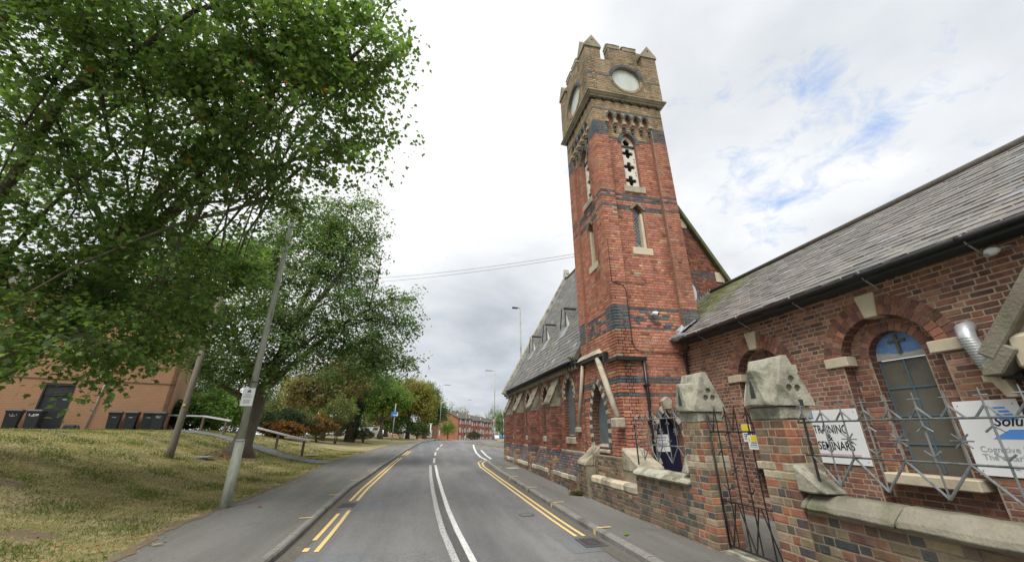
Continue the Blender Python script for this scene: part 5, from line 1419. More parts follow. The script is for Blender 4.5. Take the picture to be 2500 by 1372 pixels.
bins = [(-4.2, .7, .12, 'wheelie bin with faint white numbers left of the black door', '13 1'), (-3.38, .8, -.06, 'wheelie bin marked 138 standing in front of the black door', '138'),
        (-.2, .6, .05, 'wheelie bin just right of the thin downpipe, first of the four', None), (.56, .6, -.04, 'second of the four wheelie bins by the building corner', None),
        (1.33, .6, .08, 'third of the four wheelie bins by the building corner', None), (1.86, .75, -.1, 'wheelie bin at the very corner of the brick building, grey numbers on it', '80')]
proto = make_bin(); ang = math.atan2(BD.y, BD.x); bs = []
for i, (u, n, a, lab, num) in enumerate(bins):
    b = proto if i == 0 else copy_tree(proto); p = BF.p(u, .1, n); bs.append((b, p, ang + a, num)); place(b, (p.x, p.y, bz(p.x, p.y) + .02), ang + a, lab, 'wheelie bins along the brick building')
bpy.context.view_layer.update()
for b, p, a, num in bs:
    if not num: continue
    q = V3((p.x, p.y, bz(p.x, p.y) + .02)); F = Fr(q, (math.cos(a), math.sin(a), 0), (0, 0, 1), (math.sin(a), -math.cos(a), 0))
    WM[b.name] = b.matrix_world.copy()
    text(b, 'lettering', num, F, 0, .74, .15 if num == '138' else .1, 'white_sign' if num == '138' else 'ink_grey', .325, width=.36 if num == '138' else .26)
blk = thing('black_crate', 'open black crate lying by the wall between the door and the downpipe', 'crate', BF.p(-2.0, .08, .4)); 
m = MB(); q0 = BF.p(-1.0, 0, .45)
m.hexa([BF.p(-2.25, .08, .2), BF.p(-1.72, .08, .2), BF.p(-1.72, .08, .6), BF.p(-2.25, .08, .6), BF.p(-2.2, .42, .25), BF.p(-1.78, .42, .15), BF.p(-1.78, .36, .55), BF.p(-2.2, .40, .6)]); m.build('body', 'bin_black', blk, .02)
m = MB(); m.hexa([BF.p(-1.70, .08, .3), BF.p(-1.5, .08, .3), BF.p(-1.5, .08, .6), BF.p(-1.70, .08, .6), BF.p(-1.70, .40, .26), BF.p(-1.66, .40, .26), BF.p(-1.66, .38, .52), BF.p(-1.70, .38, .52)]); m.build('flap', 'bin_black', blk, .01)


def handrail(posts, label):
    t = thing('handrail', label, 'handrail', (posts[0][0], posts[0][1], bz(*posts[0][:2])), 'handrails beside the footpath'); tops = []
    for x, y in posts:
        z = bz(x, y); m = MB(); m.hexa([(x - .06, y - .06, z - .1), (x + .06, y - .06, z - .1), (x + .06, y + .06, z - .1), (x - .06, y + .06, z - .1), (x - .06, y - .06, z + .9), (x + .06, y - .06, z + .9), (x + .06, y + .06, z + .9), (x - .06, y + .06, z + .9)]); m.build('post', 'post_brown', t); tops.append(V3((x, y, z + .9)))
    a, b = tops[0] + (tops[0] - tops[1]).normalized() * .35, tops[-1] + (tops[-1] - tops[-2]).normalized() * .35; L = [a] + tops[1:-1] + [b]
    for p, q in zip(L, L[1:]):
        d = (q - p).normalized(); s = d.cross(V3((0, 0, 1))).normalized() * .075; e = d * .004
        m = MB(); m.hexa([p - s + e, p + s + e, q + s - e, q - s - e, p - s + e + V3((0, 0, .09)), p + s + e + V3((0, 0, .09)), q + s - e + V3((0, 0, .09)), q - s - e + V3((0, 0, .09))]); m.build('rail', 'rail_wood', t)


handrail([(-7.35, 28.4), (-9.2, 29.3), (-10.9, 29.9)], 'lower wooden handrail with pale top rail right of the big trunk')
handrail([(-12.9, 30.5), (-14.6, 31.2), (-16.0, 31.2), (-17.3, 31.0)], 'upper wooden handrail with pale top rail left of the big trunk')
m = MB(); m.box((-7.6, 28.9, bz(-7.3, 29.2) + .02), (-6.6, 29.7, bz(-7, 29.2) + .06)); tag(m.build('concrete_slab', 'stone_grey'), 'flat pale slab in the grass at the foot of the lower handrail', 'slab')
m = MB(); m.box((-9.95, 21.0, bz(-9.7, 21.3) + .0), (-9.25, 21.6, bz(-9.7, 21.3) + .05)); tag(m.build('inspection_cover', 'lead'), 'grey inspection cover in the grass near the wooden pole', 'cover')


# ------------------------------------------------------------------ street lamps and small signs down the road
def make_lamp(h, arm):
    t = thing('street_lamp', 'x', 'street lamp', (0, 0, 0))
    tube('base_section', [(0, 0, 0), (0, 0, 1.6)], .09, 'lamp_grey', t, 8); tube('shaft', [(0, 0, 1.6), (0, 0, h)], [.07, .045], 'column_grey', t, 8)
    tube('arm', [(0, 0, h), (arm * .05, 0, h + .06), (arm * .35, 0, h + .08)], .035, 'lamp_grey', t, 6)
    m = MB(); a, b = sorted((arm * .3, arm * 1.0)); m.hexa([(a, -.14, h + .03), (b, -.14, h + .03), (b, .14, h + .03), (a, .14, h + .03), (a, -.1, h + .13), (b, -.1, h + .10), (b, .1, h + .10), (a, .1, h + .13)]); m.build('lantern', 'iron', t, .015)
    return t


for x, y, h, arm, lab in ((6.55, 27.3, 10.3, -.62, 'street lamp rising from behind the steep nave roof'), (9.7, 57, 9.4, -1.4, 'street lamp on the far corner just left of the nave end'),
                          (2.75, 74, 9.4, 1.5, 'street lamp at the crest of the road by the flats gable'), (11, 110, 10.5, 1.3, 'distant street lamp in front of the flats facade')):
    place(make_lamp(h, arm), (x, y, g(y) + .1), 0, lab, 'street lamps along the road')
sx, sy = -3.75, 53; sz = bz(sx, sy)
sp_ = thing('sign_post', 'grey post with a small blue cycle route sign at the edge of the left pavement', 'sign post', (sx, sy, sz))
tube('post', [(sx, sy, sz), (sx + .03, sy, 3.3)], .06, 'lamp_grey', sp_, 8)
fbox('sign_plate', near(sy - .08), sx - .42, sx + .42, 1.75, 2.3, 0, .03, 'sign_blue', sp_, .01)
m = MB(); 
for s in (-.12, .14): m.tube([(sx + .06 + s, sy - .112, 1.92), (sx + .06 + s, sy - .118, 1.92)], .09, 12)
m.build('cycle_symbol', 'white_sign', sp_); fbox('white_edge', near(sy - .08), sx + .30, sx + .40, 1.8, 2.25, .031, .034, 'white_sign', sp_)
nx_, ny_ = 9.3, 55; 
ne = thing('round_sign', 'small red and white round traffic sign near the far street lamp', 'sign', (nx_, ny_, g(ny_))); tube('post', [(nx_, ny_, g(ny_)), (nx_, ny_, 1.6)], .045, 'lamp_grey', ne, 6)
m = MB(); m.tube([(nx_, ny_ - .05, 1.35), (nx_, ny_ - .07, 1.35)], .16, 16); m.build('disc', 'ink_red', ne); m = MB(); m.box((nx_ - .11, ny_ - .075, 1.31), (nx_ + .11, ny_ - .072, 1.39)); m.build('bar', 'white_sign', ne)
for x, y, h, lab in ((2.05, 60, 2.2, 'slim pale marker post with a cap at the end of the left verge'),):
    t = thing('marker_post', lab, 'post', (x - 1.1, y, g(y))); tube('post', [(x - 1.1, y, g(y)), (x - 1.1, y, g(y) + h)], .07, 'white_paint', t, 8); fbox('cap', near(y), x - 1.35, x - .85, g(y) + h, g(y) + h + .12, -.05, .05, 'lamp_grey', t)
    tube('band', [(x - 1.1, y, g(y) + .9), (x - 1.1, y, g(y) + 1.1)], .075, 'ink_red', t, 8)
wl = thing('overhead_wire', 'pair of thin overhead wires crossing the sky from the tower to the trees', 'wire', (TX0, 13.0, 6.4))
for dz in (0, -.12):
    P = []
    for k in range(13):
        t = k / 12; P.append((TX0 + (-9.5 - TX0) * t, 13.05 + (26 - 13.05) * t, 6.62 + dz + (9.3 - 6.62) * t + dz * 1.5 * t - 1.1 * 4 * t * (1 - t) * .35))
    tube('wire', P, .009, 'lamp_grey', wl, 4)

# ------------------------------------------------------------------ terraced flats at the end of the road and houses behind the trees
fa = thing('flats', 'three stepped blocks of red brick flats with white windows at the end of the road', 'building', (11.4, 140, -3.6))
C0 = V3((11.4, 140, 0)); FD = V3((.5, .866, 0)); FNm = V3((.866, -.5, 0)); GD = V3((-.866, .5, 0)); u0 = 0
for i, (L, ez) in enumerate(((11, 4.1), (12, 3.62), (12, 3.35))):
    a = C0 + FD * u0 + FNm * (-.4 * i); u0 += L; F = Fr(a, FD, (0, 0, 1), FNm)
    m = MB(); m.fbox(F, 0, L, -4.5, ez, -9, 0); m.build('wall', 'flats_brick', fa)
    GE = Fr(a, GD, (0, 0, 1), -FD)
    fprism('gable', GE, [(0, ez), (9, ez), (4.5, ez + 2.1)], -L, .0, 'flats_brick', fa)
    m = MB()
    for s, (p, q) in enumerate((((-.35, ez - .12), (4.5, ez + 2.12)), ((9.35, ez - .12), (4.5, ez + 2.12)))): m.hexa([GE.p(p[0], p[1], .3), GE.p(q[0], q[1], .3), GE.p(q[0], q[1], -L), GE.p(p[0], p[1], -L), GE.p(p[0], p[1] + .22, .3), GE.p(q[0], q[1] + .22, .3), GE.p(q[0], q[1] + .22, -L), GE.p(p[0], p[1] + .22, -L)])
    m.build('roof', 'roof_tile', fa); fbox('fascia', F, 0, L, ez - .25, ez - .02, .0, .38, 'iron', fa)
    fbox('corner_strip', F, -.02, .25, -4.4, ez - .25, .0, .06, 'iron', fa)
    for fr, w, hh in ((.14, 1.3, 1.45), (.32, .6, .9), (.50, .9, 1.3), (.70, .6, .9), (.86, 1.3, 1.45)):
        for z in (ez - 2.0, ez - 4.65, ez - 7.2):
            if fr == .5: fbox('stair_panel', F, L * fr - w / 2, L * fr + w / 2, z - .9, z + .2, .0, .05, 'iron', fa)
            f = fbox('window', F, L * fr - w / 2, L * fr + w / 2, z + .25, z + .25 + hh, 0, .08, 'white_paint', fa)
            fbox('pane', F, L * fr - w / 2 + .14, L * fr + w / 2 - .14, z + .39, z + .11 + hh, .081, .09, 'glass', f)
    tube('vent', [F.p(L * .2, ez + .5, -1.5), F.p(L * .2, ez + 1.6, -1.5)], .09, 'white_paint', fa, 6)


def house(name_label, o, L, D, ez, base, rot, wins, wallmat='far_brick', rise=2.2):
    t = thing('house', name_label, 'house', o); c, s = math.cos(rot), math.sin(rot); F = Fr((o[0], o[1], 0), (c, s, 0), (0, 0, 1), (s, -c, 0))
    m = MB(); m.fbox(F, 0, L, base, ez, -D, 0); m.build('wall', wallmat, t)
    m = MB(); m.hexa([F.p(-.3, ez, .35), F.p(L + .3, ez, .35), F.p(L + .3, ez, -D - .35), F.p(-.3, ez, -D - .35), F.p(-.3, ez + rise, -D / 2 + .05), F.p(L + .3, ez + rise, -D / 2 + .05), F.p(L + .3, ez + rise, -D / 2 - .05), F.p(-.3, ez + rise, -D / 2 - .05)]); m.build('roof', 'roof_tile', t)
    for u, z, w, h in wins:
        f = fbox('window', F, u, u + w, z, z + h, 0, .06, 'white_paint', t); fbox('pane', F, u + .12, u + w - .12, z + .12, z + h - .12, .061, .07, 'glass_dark', f)
    return t


house('low brown brick house with white windows seen under the lime green tree', (-13.5, 96, -1.6), 8.5, 8, 2.6, -3, .05, [(1, .1, 1.6, 1.3), (3.6, -1.0, 2.2, 2.2), (6.4, -.6, 1.5, 1.3)], rise=2.4)
house('dark brick house end behind the hedge and the marker post', (-.9, 98, -1.6), 4.2, 8, 2.2, -3, .1, [(.5, 1.3, 1.6, .6), (1.0, -1.2, 1.8, 1.5)], 'reveal_dark', .8)
house('dark flat topped building above the trees behind the flats', (4.2, 190, 0), 6, 10, 9.8, -4, .1, [(1, 7, 1.5, 1.2)], 'reveal_dark', .5)


def make_car(mat):
    t = thing('car', 'x', 'car', (0, 0, 0)); L, W = 2.1, .86
    side = [(-L, .32), (L, .32), (L + .02, .62), (L - .1, .82), (1.05, .95), (.45, 1.42), (-1.25, 1.45), (-1.95, .98), (-L - .02, .85)]
    m = MB(); m.prism(Fr((0, 0, 0), (1, 0, 0), (0, 0, 1), (0, -1, 0)), side, -W, W); m.build('body', mat, t, .05)
    for s in (-1, 1):
        m = MB(); m.prism(Fr((0, s * (W + .002), 0), (1, 0, 0), (0, 0, 1), (0, s, 0)), [(-1.6, .98), (.85, .98), (.4, 1.34), (-1.2, 1.36)], 0, .006); m.build('side_window', 'glass_dark', t)
        for x in (-1.3, 1.3):
            m = MB(); m.tube([(x, s * (W - .18), .32), (x, s * (W + .01), .32)], .32, 14); w = m.build('wheel', 'rubber', t); m = MB(); m.tube([(x, s * (W + .011), .32), (x, s * (W + .02), .32)], .19, 10); m.build('rim', 'lamp_grey', w)
        m = MB(); m.box((L - .02, s * .62 - .15, .6), (L + .025, s * .62 + .15, .74)); m.build('headlight', 'glass', t)
    m = MB(); m.hexa([(.5, -.7, 1.38), (1.02, -.74, 1.0), (1.02, .74, 1.0), (.5, .7, 1.38), (.53, -.7, 1.40), (1.06, -.74, 1.01), (1.06, .74, 1.01), (.53, .7, 1.40)]); m.build('windscreen', 'glass_dark', t)
    return t


for mt, x, y, rz, lab in (('car_white', -8.2, 68, 1.35, 'white car half hidden behind the bushes by the ivy clad trunk'), ('car_white', -7.9, 84, 1.4, 'white car parked beyond the trunk of the lime green tree'),
                          ('car_white', 26.2, 149, 1.5, 'small white car on the far side street beside the lamp'), ('car_blue', 28.2, 150, 1.7, 'small blue car on the far side street next to the nave end')):
    place(make_car(mt), (x, y, (bz(x, y) if x < 0 and y < 110 else -2.85)), rz, lab, 'cars parked in the distance')

# ------------------------------------------------------------------ trees
MAPLE = [(0, -.05), (.16, .02), (.44, .0), (.34, .20), (.54, .46), (.26, .46), (.20, .62), (0, 1.0), (-.20, .62), (-.26, .46), (-.54, .46), (-.34, .20), (-.44, .0), (-.16, .02)]
OVAL = [(0, 0), (.22, .25), (.24, .55), (0, 1.0), (-.24, .55), (-.22, .25)]
DIAM = [(0, 0), (.27, .42), (0, 1), (-.27, .42)]


def leaves_mesh(name, P, D, size, shape, cols, rs, droop=.5, flat=.6):
    """P leaf positions, D outward directions; one polygon per leaf, slightly folded"""
    n = len(P); sh = np.array(shape); k = len(sh)
    nrm = rs.normal(size=(n, 3)) * (1 - flat) + np.array([0, 0, 1]) * flat + D * .25; nrm /= np.linalg.norm(nrm, axis=1)[:, None]
    ax = rs.normal(size=(n, 3)) + D * .9; ax[:, 2] -= droop; ax -= nrm * (ax * nrm).sum(1)[:, None]; ax /= np.linalg.norm(ax, axis=1)[:, None] + 1e-9
    sd = np.cross(nrm, ax); s = size * rs.uniform(.65, 1.25, n)
    V = P[:, None, :] + s[:, None, None] * (sh[None, :, 0, None] * sd[:, None, :] + sh[None, :, 1, None] * ax[:, None, :] - (.25 * np.abs(sh[None, :, 0, None]) + .12 * sh[None, :, 1, None] ** 2) * nrm[:, None, :])
    me = bpy.data.meshes.new(name); me.vertices.add(n * k); me.vertices.foreach_set('co', V.astype(np.float32).ravel())
    me.loops.add(n * k); me.loops.foreach_set('vertex_index', np.arange(n * k, dtype=np.int32)); me.polygons.add(n)
    me.polygons.foreach_set('loop_start', np.arange(n, dtype=np.int32) * k); me.update(calc_edges=True)
    c = np.array(cols)[rs.integers(0, len(cols), n)] * rs.normal(1, .16, n).clip(.5, 1.6)[:, None]
    at = me.attributes.new('col', 'FLOAT_COLOR', 'FACE'); at.data.foreach_set('color', np.c_[c, np.ones(n)].astype(np.float32).ravel())
    me.materials.append(MATS['leaf']); return me


def tree(name, label, base, trunk, limbs, blobs, nclus, per, size, shape, cols, rs_seed, bark='bark', r0=.3, group=None, autumn=None, twig=.02, spread=.42, tip_parts=0, droop=.5, flatc=.45, sub=True, flare=True, whips=0, limb=.55, tips=.06):
    rs = np.random.default_rng(rs_seed); t = thing(name, label, 'tree', base, group)
    m = MB(); tr = [V3(p) for p in trunk]; n = len(tr)
    rad = [r0 * (1 - .55 * i / max(1, n - 1)) for i in range(n)]
    if flare: rad[0] *= 1.55
    m.tube(tr, rad, 12); skel = [(p, rad[-1] * .7) for p in tr[1:]]
    for L in limbs:
        Lp = [V3(p) for p in L]; Q = []
        for a, b in zip(Lp, Lp[1:]):
            for k in range(4): Q.append(a.lerp(b, k / 4) + V3(rs.normal(size=3) * .04 * (b - a).length * .3))
        Q.append(Lp[-1]); rr = [max(.02, r0 * limb * (1 - .85 * i / (len(Q) - 1))) for i in range(len(Q))]
        m.tube(Q, rr, 7); skel += list(zip(Q[2:], rr[2:]))
    for _ in range(whips):                            # long thin boughs running out through the crown
        a = skel[rs.integers(len(skel) // 2)][0]; b = blobs[rs.integers(len(blobs))]; e = V3((b[0] + b[3] * rs.uniform(-.2, .9), b[1] + b[4] * rs.uniform(-.8, .6), b[2] + b[5] * rs.uniform(-.6, .6)))
        Q = [a.lerp(e, k / 6) + V3(rs.normal(size=3) * .07) + V3((0, 0, .5 * math.sin(math.pi * k / 6))) for k in range(7)]
        rr = [.06 - .052 * k / 6 for k in range(7)]; m.tube(Q, rr, 5); skel += list(zip(Q[2:], rr[2:]))
    # clusters of leaves inside the crown's lobes, each on its own branch off the nearest limb
    vol = np.array([b[3] * b[4] * b[5] for b in blobs]) ** .8; vol /= vol.sum(); C = []
    for _ in range(nclus):
        b = blobs[rs.choice(len(blobs), p=vol)]; d = rs.normal(size=3); d /= np.linalg.norm(d); q = rs.uniform(.25, 1) ** .45 * rs.uniform(.82, 1.08) * (rs.uniform(1.08, 1.32) if rs.random() < tips else 1)
        C.append((b[0] + d[0] * b[3] * q, b[1] + d[1] * b[4] * q, b[2] + d[2] * b[5] * q))
    C = np.array(C); SP = np.array([tuple(p) for p, _ in skel]); P, D = [], []
    ctr = np.array([np.average([b[i] for b in blobs], weights=vol) for i in range(3)])
    for c in C:
        d = np.linalg.norm((SP - c) * np.array([1, 1, 1.25]), axis=1); i = d.argmin(); s = SP[i]; dist = np.linalg.norm(c - s)
        if sub and dist < 7:
            mid = (s + c) / 2 + rs.normal(size=3) * .09 * dist + np.array([0, 0, .10 * dist]); w = min(skel[i][1] * .6, .012 + .010 * dist)
            m.tube([V3(s), V3(mid), V3(c)], [w, w * .6, .006], 4)
        out = (c - s) / (dist + 1e-6); k = int(per * rs.uniform(.5, 1.5))
        L = rs.uniform(-1, 1, k); sp = spread * rs.uniform(.7, 1.4)
        perp = np.cross(out, [0, 0, 1.0]); perp /= np.linalg.norm(perp) + 1e-6
        X = c + out * (L * sp * 1.25)[:, None] + perp * (rs.normal(size=k) * sp * .55)[:, None] + np.array([0, 0, 1.0]) * (rs.normal(size=k) * sp * flatc - .22 * sp * np.abs(L))[:, None]
        P.append(X); D.append(np.repeat(out[None], k, 0))
    P = np.concatenate(P); D = np.concatenate(D)
    z = bank(base[0], base[1]) if base[0] < 5 else -9
    ok = P[:, 2] > z + .15; P, D = P[ok], D[ok]
    tw = m.build('trunk', bark, t, 0, True)
    cc = np.array(cols)
    o = put(bpy.data.objects.new('crown', leaves_mesh('crown', P, D, size, shape, cols, rs, droop)), t); o['kind'] = 'stuff'
    if autumn:
        k = rs.choice(len(P), autumn[0], replace=False)
        o = put(bpy.data.objects.new('turning_leaves', leaves_mesh('turning_leaves', P[k] + rs.normal(size=(len(k), 3)) * .05, D[k], size * 1.1, shape, autumn[1], rs, droop)), t); o['kind'] = 'stuff'
    if tip_parts:                                     # the leaves that show largest, each its own part
        dist = np.linalg.norm(P, axis=1); idx = dist.argsort()[:tip_parts * 3:3]; sh = MB()
        sh.add([(x, y, -.25 * abs(x)) for x, y in shape], [tuple(range(len(shape)))]); me = sh.mesh('leaf', False); me.materials.append(MATS['leaf_solid'])
        for i in idx:
            o = bpy.data.objects.new('leaf', me); o.color = (*(cc[rs.integers(len(cc))] * rs.uniform(.8, 1.25)), 1); COL.objects.link(o); o.parent = t; o.matrix_parent_inverse = WM[t.name].inverted()
            o.matrix_basis = Matrix.Translation(V3(P[i] + rs.normal(size=3) * .06)) @ V3((rs.normal() * .6, rs.normal() * .6, 1)).to_track_quat('Z', 'Y').to_matrix().to_4x4() @ Matrix.Rotation(rs.uniform(0, 6.28), 4, 'Z') @ Matrix.Scale(size * rs.uniform(.8, 1.25), 4)
    return t


G_MAPLE = [(.10, .165, .052), (.12, .19, .062), (.085, .145, .05), (.145, .215, .07), (.105, .175, .062), (.175, .225, .085)]
G_DARK = [(.065, .115, .042), (.085, .14, .052), (.058, .105, .042), (.105, .16, .06), (.12, .165, .075)]
G_HORN = [(.10, .16, .065), (.12, .185, .075), (.085, .14, .06), (.14, .20, .085), (.16, .205, .10)]
G_LIME = [(.15, .24, .05), (.13, .21, .045), (.19, .25, .065), (.11, .18, .045)]
G_YELL = [(.26, .25, .06), (.19, .22, .055), (.30, .24, .065), (.15, .19, .05), (.32, .21, .065)]
G_RUST = [(.24, .20, .10), (.18, .18, .08), (.29, .21, .12), (.16, .18, .07), (.33, .20, .12)]
AUT = [(.35, .09, .03), (.42, .17, .04), (.30, .06, .03), (.38, .26, .06)]

# big maple: trunk beyond the left edge of the view, limbs sweeping over the pavement
tree('maple_tree', 'huge maple leaning in from the left whose limbs sweep over the pavement', (-13.6, 13.6, bank(-13.6, 13.6)),
     [(-13.6, 13.6, bank(-13.6, 13.6) - .2), (-12.6, 13.9, 1.3), (-11.3, 14.0, 2.9), (-10.3, 14.0, 5.0), (-9.5, 13.8, 6.6)],
     [[(-11.8, 13.9, 2.8), (-11.6, 11.5, 5.0), (-11.2, 9.0, 8.0), (-10.5, 7.8, 9.6)], [(-10.4, 14, 5), (-8.5, 12, 7.4), (-6, 10.2, 9.2), (-3.0, 8.8, 9.8), (-1.6, 8.2, 9.6)],
      [(-9.5, 13.8, 6.6), (-7, 12, 7.4), (-4.8, 10.8, 7.6), (-2.6, 9.4, 7.8)], [(-9.5, 13.8, 6.6), (-8, 13, 9.5), (-5.5, 11, 11.5), (-3, 9, 12)],
      [(-10.9, 14, 4.2), (-9.3, 12.2, 5.2), (-7, 11, 6.0), (-4.8, 10.5, 6.2)], [(-11.4, 14, 3.2), (-10.2, 12.6, 3.0), (-8.6, 11.6, 2.4), (-7.6, 11.0, 1.8)],
      [(-11.6, 11.5, 5), (-9.5, 9.5, 8), (-6.5, 8, 9.8), (-4, 7.3, 10.8)], [(-11.2, 9, 8), (-9, 7.4, 9.6), (-6.2, 6.6, 10.8)], [(-10.4, 14, 5), (-11.5, 13, 8), (-12, 12, 10)], [(-9.5, 13.8, 6.6), (-8.6, 15.4, 6.6), (-7.2, 16.2, 6.2)], [(-10.9, 14, 4.2), (-9.8, 15.2, 4.2), (-8.6, 16.2, 3.6)]],
     [(-4.6, 9.4, 8.6, 3.3, 2.2, 2.3), (-8.6, 10.0, 8.6, 3.6, 2.6, 3.0), (-7.0, 8.2, 10.4, 4.4, 2.2, 2.4), (-10.8, 12.0, 5.6, 2.8, 2.4, 2.6), (-8.4, 12.0, 4.4, 2.4, 2.0, 1.6), (-7.9, 11.2, 2.1, 1.5, 1.2, 1.0),
      (-3.2, 8.6, 10.4, 2.2, 1.8, 1.8), (-10.2, 11.5, 2.6, 1.8, 1.4, 1.2), (-5.6, 10.8, 6.3, 2.0, 1.6, 1.0), (-8.8, 16.2, 5.2, 2.6, 1.8, 2.4), (-9.8, 14.6, 3.4, 2.2, 1.6, 1.5), (-8.4, 16.0, 6.4, 1.9, 1.6, 1.7)],
     1300, 52, .13, MAPLE, G_MAPLE, 3, 'bark', .60, autumn=(170, AUT), tip_parts=290, spread=.50, flatc=.24, whips=44, limb=.21)
# tree behind the lamp column
tree('hornbeam_tree', 'broad green tree with a forked trunk right behind the lamp column', (-9.45, 24.5, bank(-9.45, 24.5)),
     [(-9.45, 24.5, bank(-9.45, 24.5) - .25), (-9.35, 24.5, -.55), (-9.1, 24.45, 1.0), (-8.8, 24.4, 2.6)],
     [[(-8.8, 24.4, 2.4), (-8.2, 24, 5), (-7.4, 23.6, 8), (-6.4, 23.4, 11), (-5.8, 23.3, 13.6)], [(-8.8, 24.4, 2.2), (-7, 24, 4.2), (-4.8, 23.6, 6.2), (-2.6, 23.2, 7.6)],
      [(-8.9, 24.4, 1.8), (-8.2, 23.8, 3.6), (-6.4, 23.2, 5.2), (-3.6, 22.8, 6.0)], [(-9.0, 24.4, 2.0), (-10.2, 24, 4), (-11.6, 23.8, 6.4)], [(-9.1, 24.4, 1.4), (-10.6, 24.2, 2.2), (-12, 24, 3.0)],
      [(-8.2, 24, 5), (-6, 23.4, 8.4), (-4.2, 23, 10.8)], [(-8.2, 24, 5), (-9.4, 24.2, 8), (-9.8, 24, 11)]],
     [(-6.6, 23.6, 8.0, 3.6, 3.0, 5.2), (-4.0, 23.2, 5.6, 3.2, 2.6, 2.4), (-10.4, 23.9, 5.4, 3.0, 2.6, 3.0), (-5.2, 23.4, 10.4, 2.2, 2.0, 2.6), (-2.6, 22.9, 4.2, 2.0, 1.8, 1.2), (-9.6, 23.8, 3.3, 2.4, 2.0, 1.1), (-8.6, 24, 10, 2.6, 2.2, 2.6), (-12.2, 23.2, 4.8, 2.6, 2.0, 1.9), (-10.6, 22.8, 3.3, 2.4, 1.6, .9), (-2.2, 22.8, 6.4, 1.8, 1.6, 1.8), (-2.4, 22.4, 3.3, 1.9, 1.5, .9), (-11.5, 24, 8.5, 2.6, 2.2, 2.6), (-5.0, 22.8, 3.3, 2.8, 1.8, 1.2), (-5.6, 23.3, 12.6, 2.6, 2.0, 2.0), (-8.2, 23.3, 12.4, 2.4, 2.0, 2.2), (-7.6, 22.6, 4.6, 2.6, 1.6, 2.0)],
     1700, 34, .18, OVAL, G_HORN, 5, 'bark', .58, autumn=(160, AUT), spread=.50, droop=.3, flatc=.28, whips=26, limb=.38, tips=.13)
GRP = 'trees along the left verge'
x, y = -9.6, 43; tree('small_tree', 'small tree with pale rusty olive foliage on the lawn', (x, y, bank(x, y)), [(x, y, bank(x, y) - .1), (x + .1, y, 1.2), (x + .3, y, 2.6)], [[(x + .3, y, 2.4), (x - 1.2, y, 4.2), (x - 2.2, y, 5)], [(x + .3, y, 2.4), (x + 1.4, y, 4.4), (x + 2, y, 5.4)]],
     [(x - .6, y, 4.6, 3.2, 2.4, 2.5), (x + 1.6, y, 5.2, 2.4, 2, 2.2), (x - 2.8, y, 3.6, 2.0, 1.5, 1.6)], 330, 55, .20, OVAL, G_RUST, 7, 'bark_pale', .20, GRP, spread=.5)
x, y = -7.6, 46; ivy = tree('ivy_tree', 'tree whose leaning trunk is sheathed in dark ivy', (x, y, bank(x, y)), [(x, y, bank(x, y) - .1), (x + .25, y, 1.4), (x + .6, y, 3.4), (x + .8, y, 5.5)], [[(x + .6, y, 3.4), (x - 1, y, 6), (x - 1.6, y, 8)], [(x + .8, y, 5), (x + 2, y, 7), (x + 2.6, y, 8.4)]],
     [(x - .3, y, 7.0, 3.2, 2.6, 2.6), (x + 1.4, y, 5.2, 2.4, 2, 1.8), (x - 2.0, y, 5.4, 2.4, 2, 2.0), (x + .6, y, 9.0, 2.4, 2, 1.8)], 380, 55, .21, OVAL, G_DARK + G_LIME[:1], 9, 'bark', .38, GRP, spread=.55)
rs = np.random.default_rng(4); n = 2600; tt = rs.uniform(0, 1, n); an = rs.uniform(0, 6.28, n); rr = .40 + .12 * rs.normal(size=n)
P = np.c_[x + .1 + tt * .55 + np.cos(an) * rr, y + np.sin(an) * rr, bank(x, y) + .05 + tt * 3.9]; D = np.c_[np.cos(an), np.sin(an), np.zeros(n)]
put(bpy.data.objects.new('ivy', leaves_mesh('ivy', P, D, .15, OVAL, [(.02, .04, .018), (.03, .055, .022), (.018, .03, .016)], rs, .6, .1)), ivy)['kind'] = 'stuff'
x, y = -5.5, 56; tree('lime_tree', 'lime green tree on the verge behind the blue sign', (x, y, bank(x, y)), [(x, y, bank(x, y) - .1), (x, y, .4), (x + .05, y, 1.6)], [[(x, y, 1.2), (x - 2, y, 3.2), (x - 3, y, 4.2)], [(x, y, 1.2), (x + 1.6, y, 3), (x + 2.2, y, 4.6)], [(x, y, 1.4), (x, y, 4), (x - .4, y, 6)]],
     [(x - .6, y, 5.0, 3.0, 2.6, 2.4), (x - 2.2, y, 3.6, 2.2, 2, 1.5), (x + 1.4, y, 4.2, 2.2, 2, 2.0)], 340, 55, .24, OVAL, G_LIME, 11, 'bark', .28, GRP, spread=.6)
x, y = -2.3, 63; tree('autumn_tree', 'yellowing autumn tree overhanging the end of the left verge', (x, y, bank(x, y)), [(x, y, bank(x, y) - .1), (x, y, 1.6), (x + .1, y, 3)], [[(x, y, 2), (x + 1.5, y, 4.5), (x + 2.4, y, 5)], [(x, y, 2), (x - 1, y, 5), (x - 1.4, y, 6.6)]],
     [(x - .2, y, 5.4, 2.8, 2.4, 2.6), (x + 1.8, y, 4.2, 2.4, 2, 2.6), (x - 1.6, y, 3.4, 2.4, 2, 2.0)], 360, 55, .26, OVAL, G_YELL, 13, 'bark', .24, GRP, spread=.62)
x, y = .2, 80; tree('oak_tree', 'dark green oak rising behind the yellowing tree', (x, y, -1.8), [(x, y, -2), (x, y, 2), (x, y, 4)], [[(x, y, 3), (x + 2, y, 6), (x + 2.4, y, 8)], [(x, y, 3), (x - 1.6, y, 7), (x - 1.6, y, 9)]],
     [(x - .4, y, 6.0, 3.0, 2.6, 3.2), (x + 1.2, y, 3.6, 2.8, 2.2, 2.4)], 320, 55, .30, OVAL, G_DARK, 15, 'bark', .35, GRP, spread=.7)
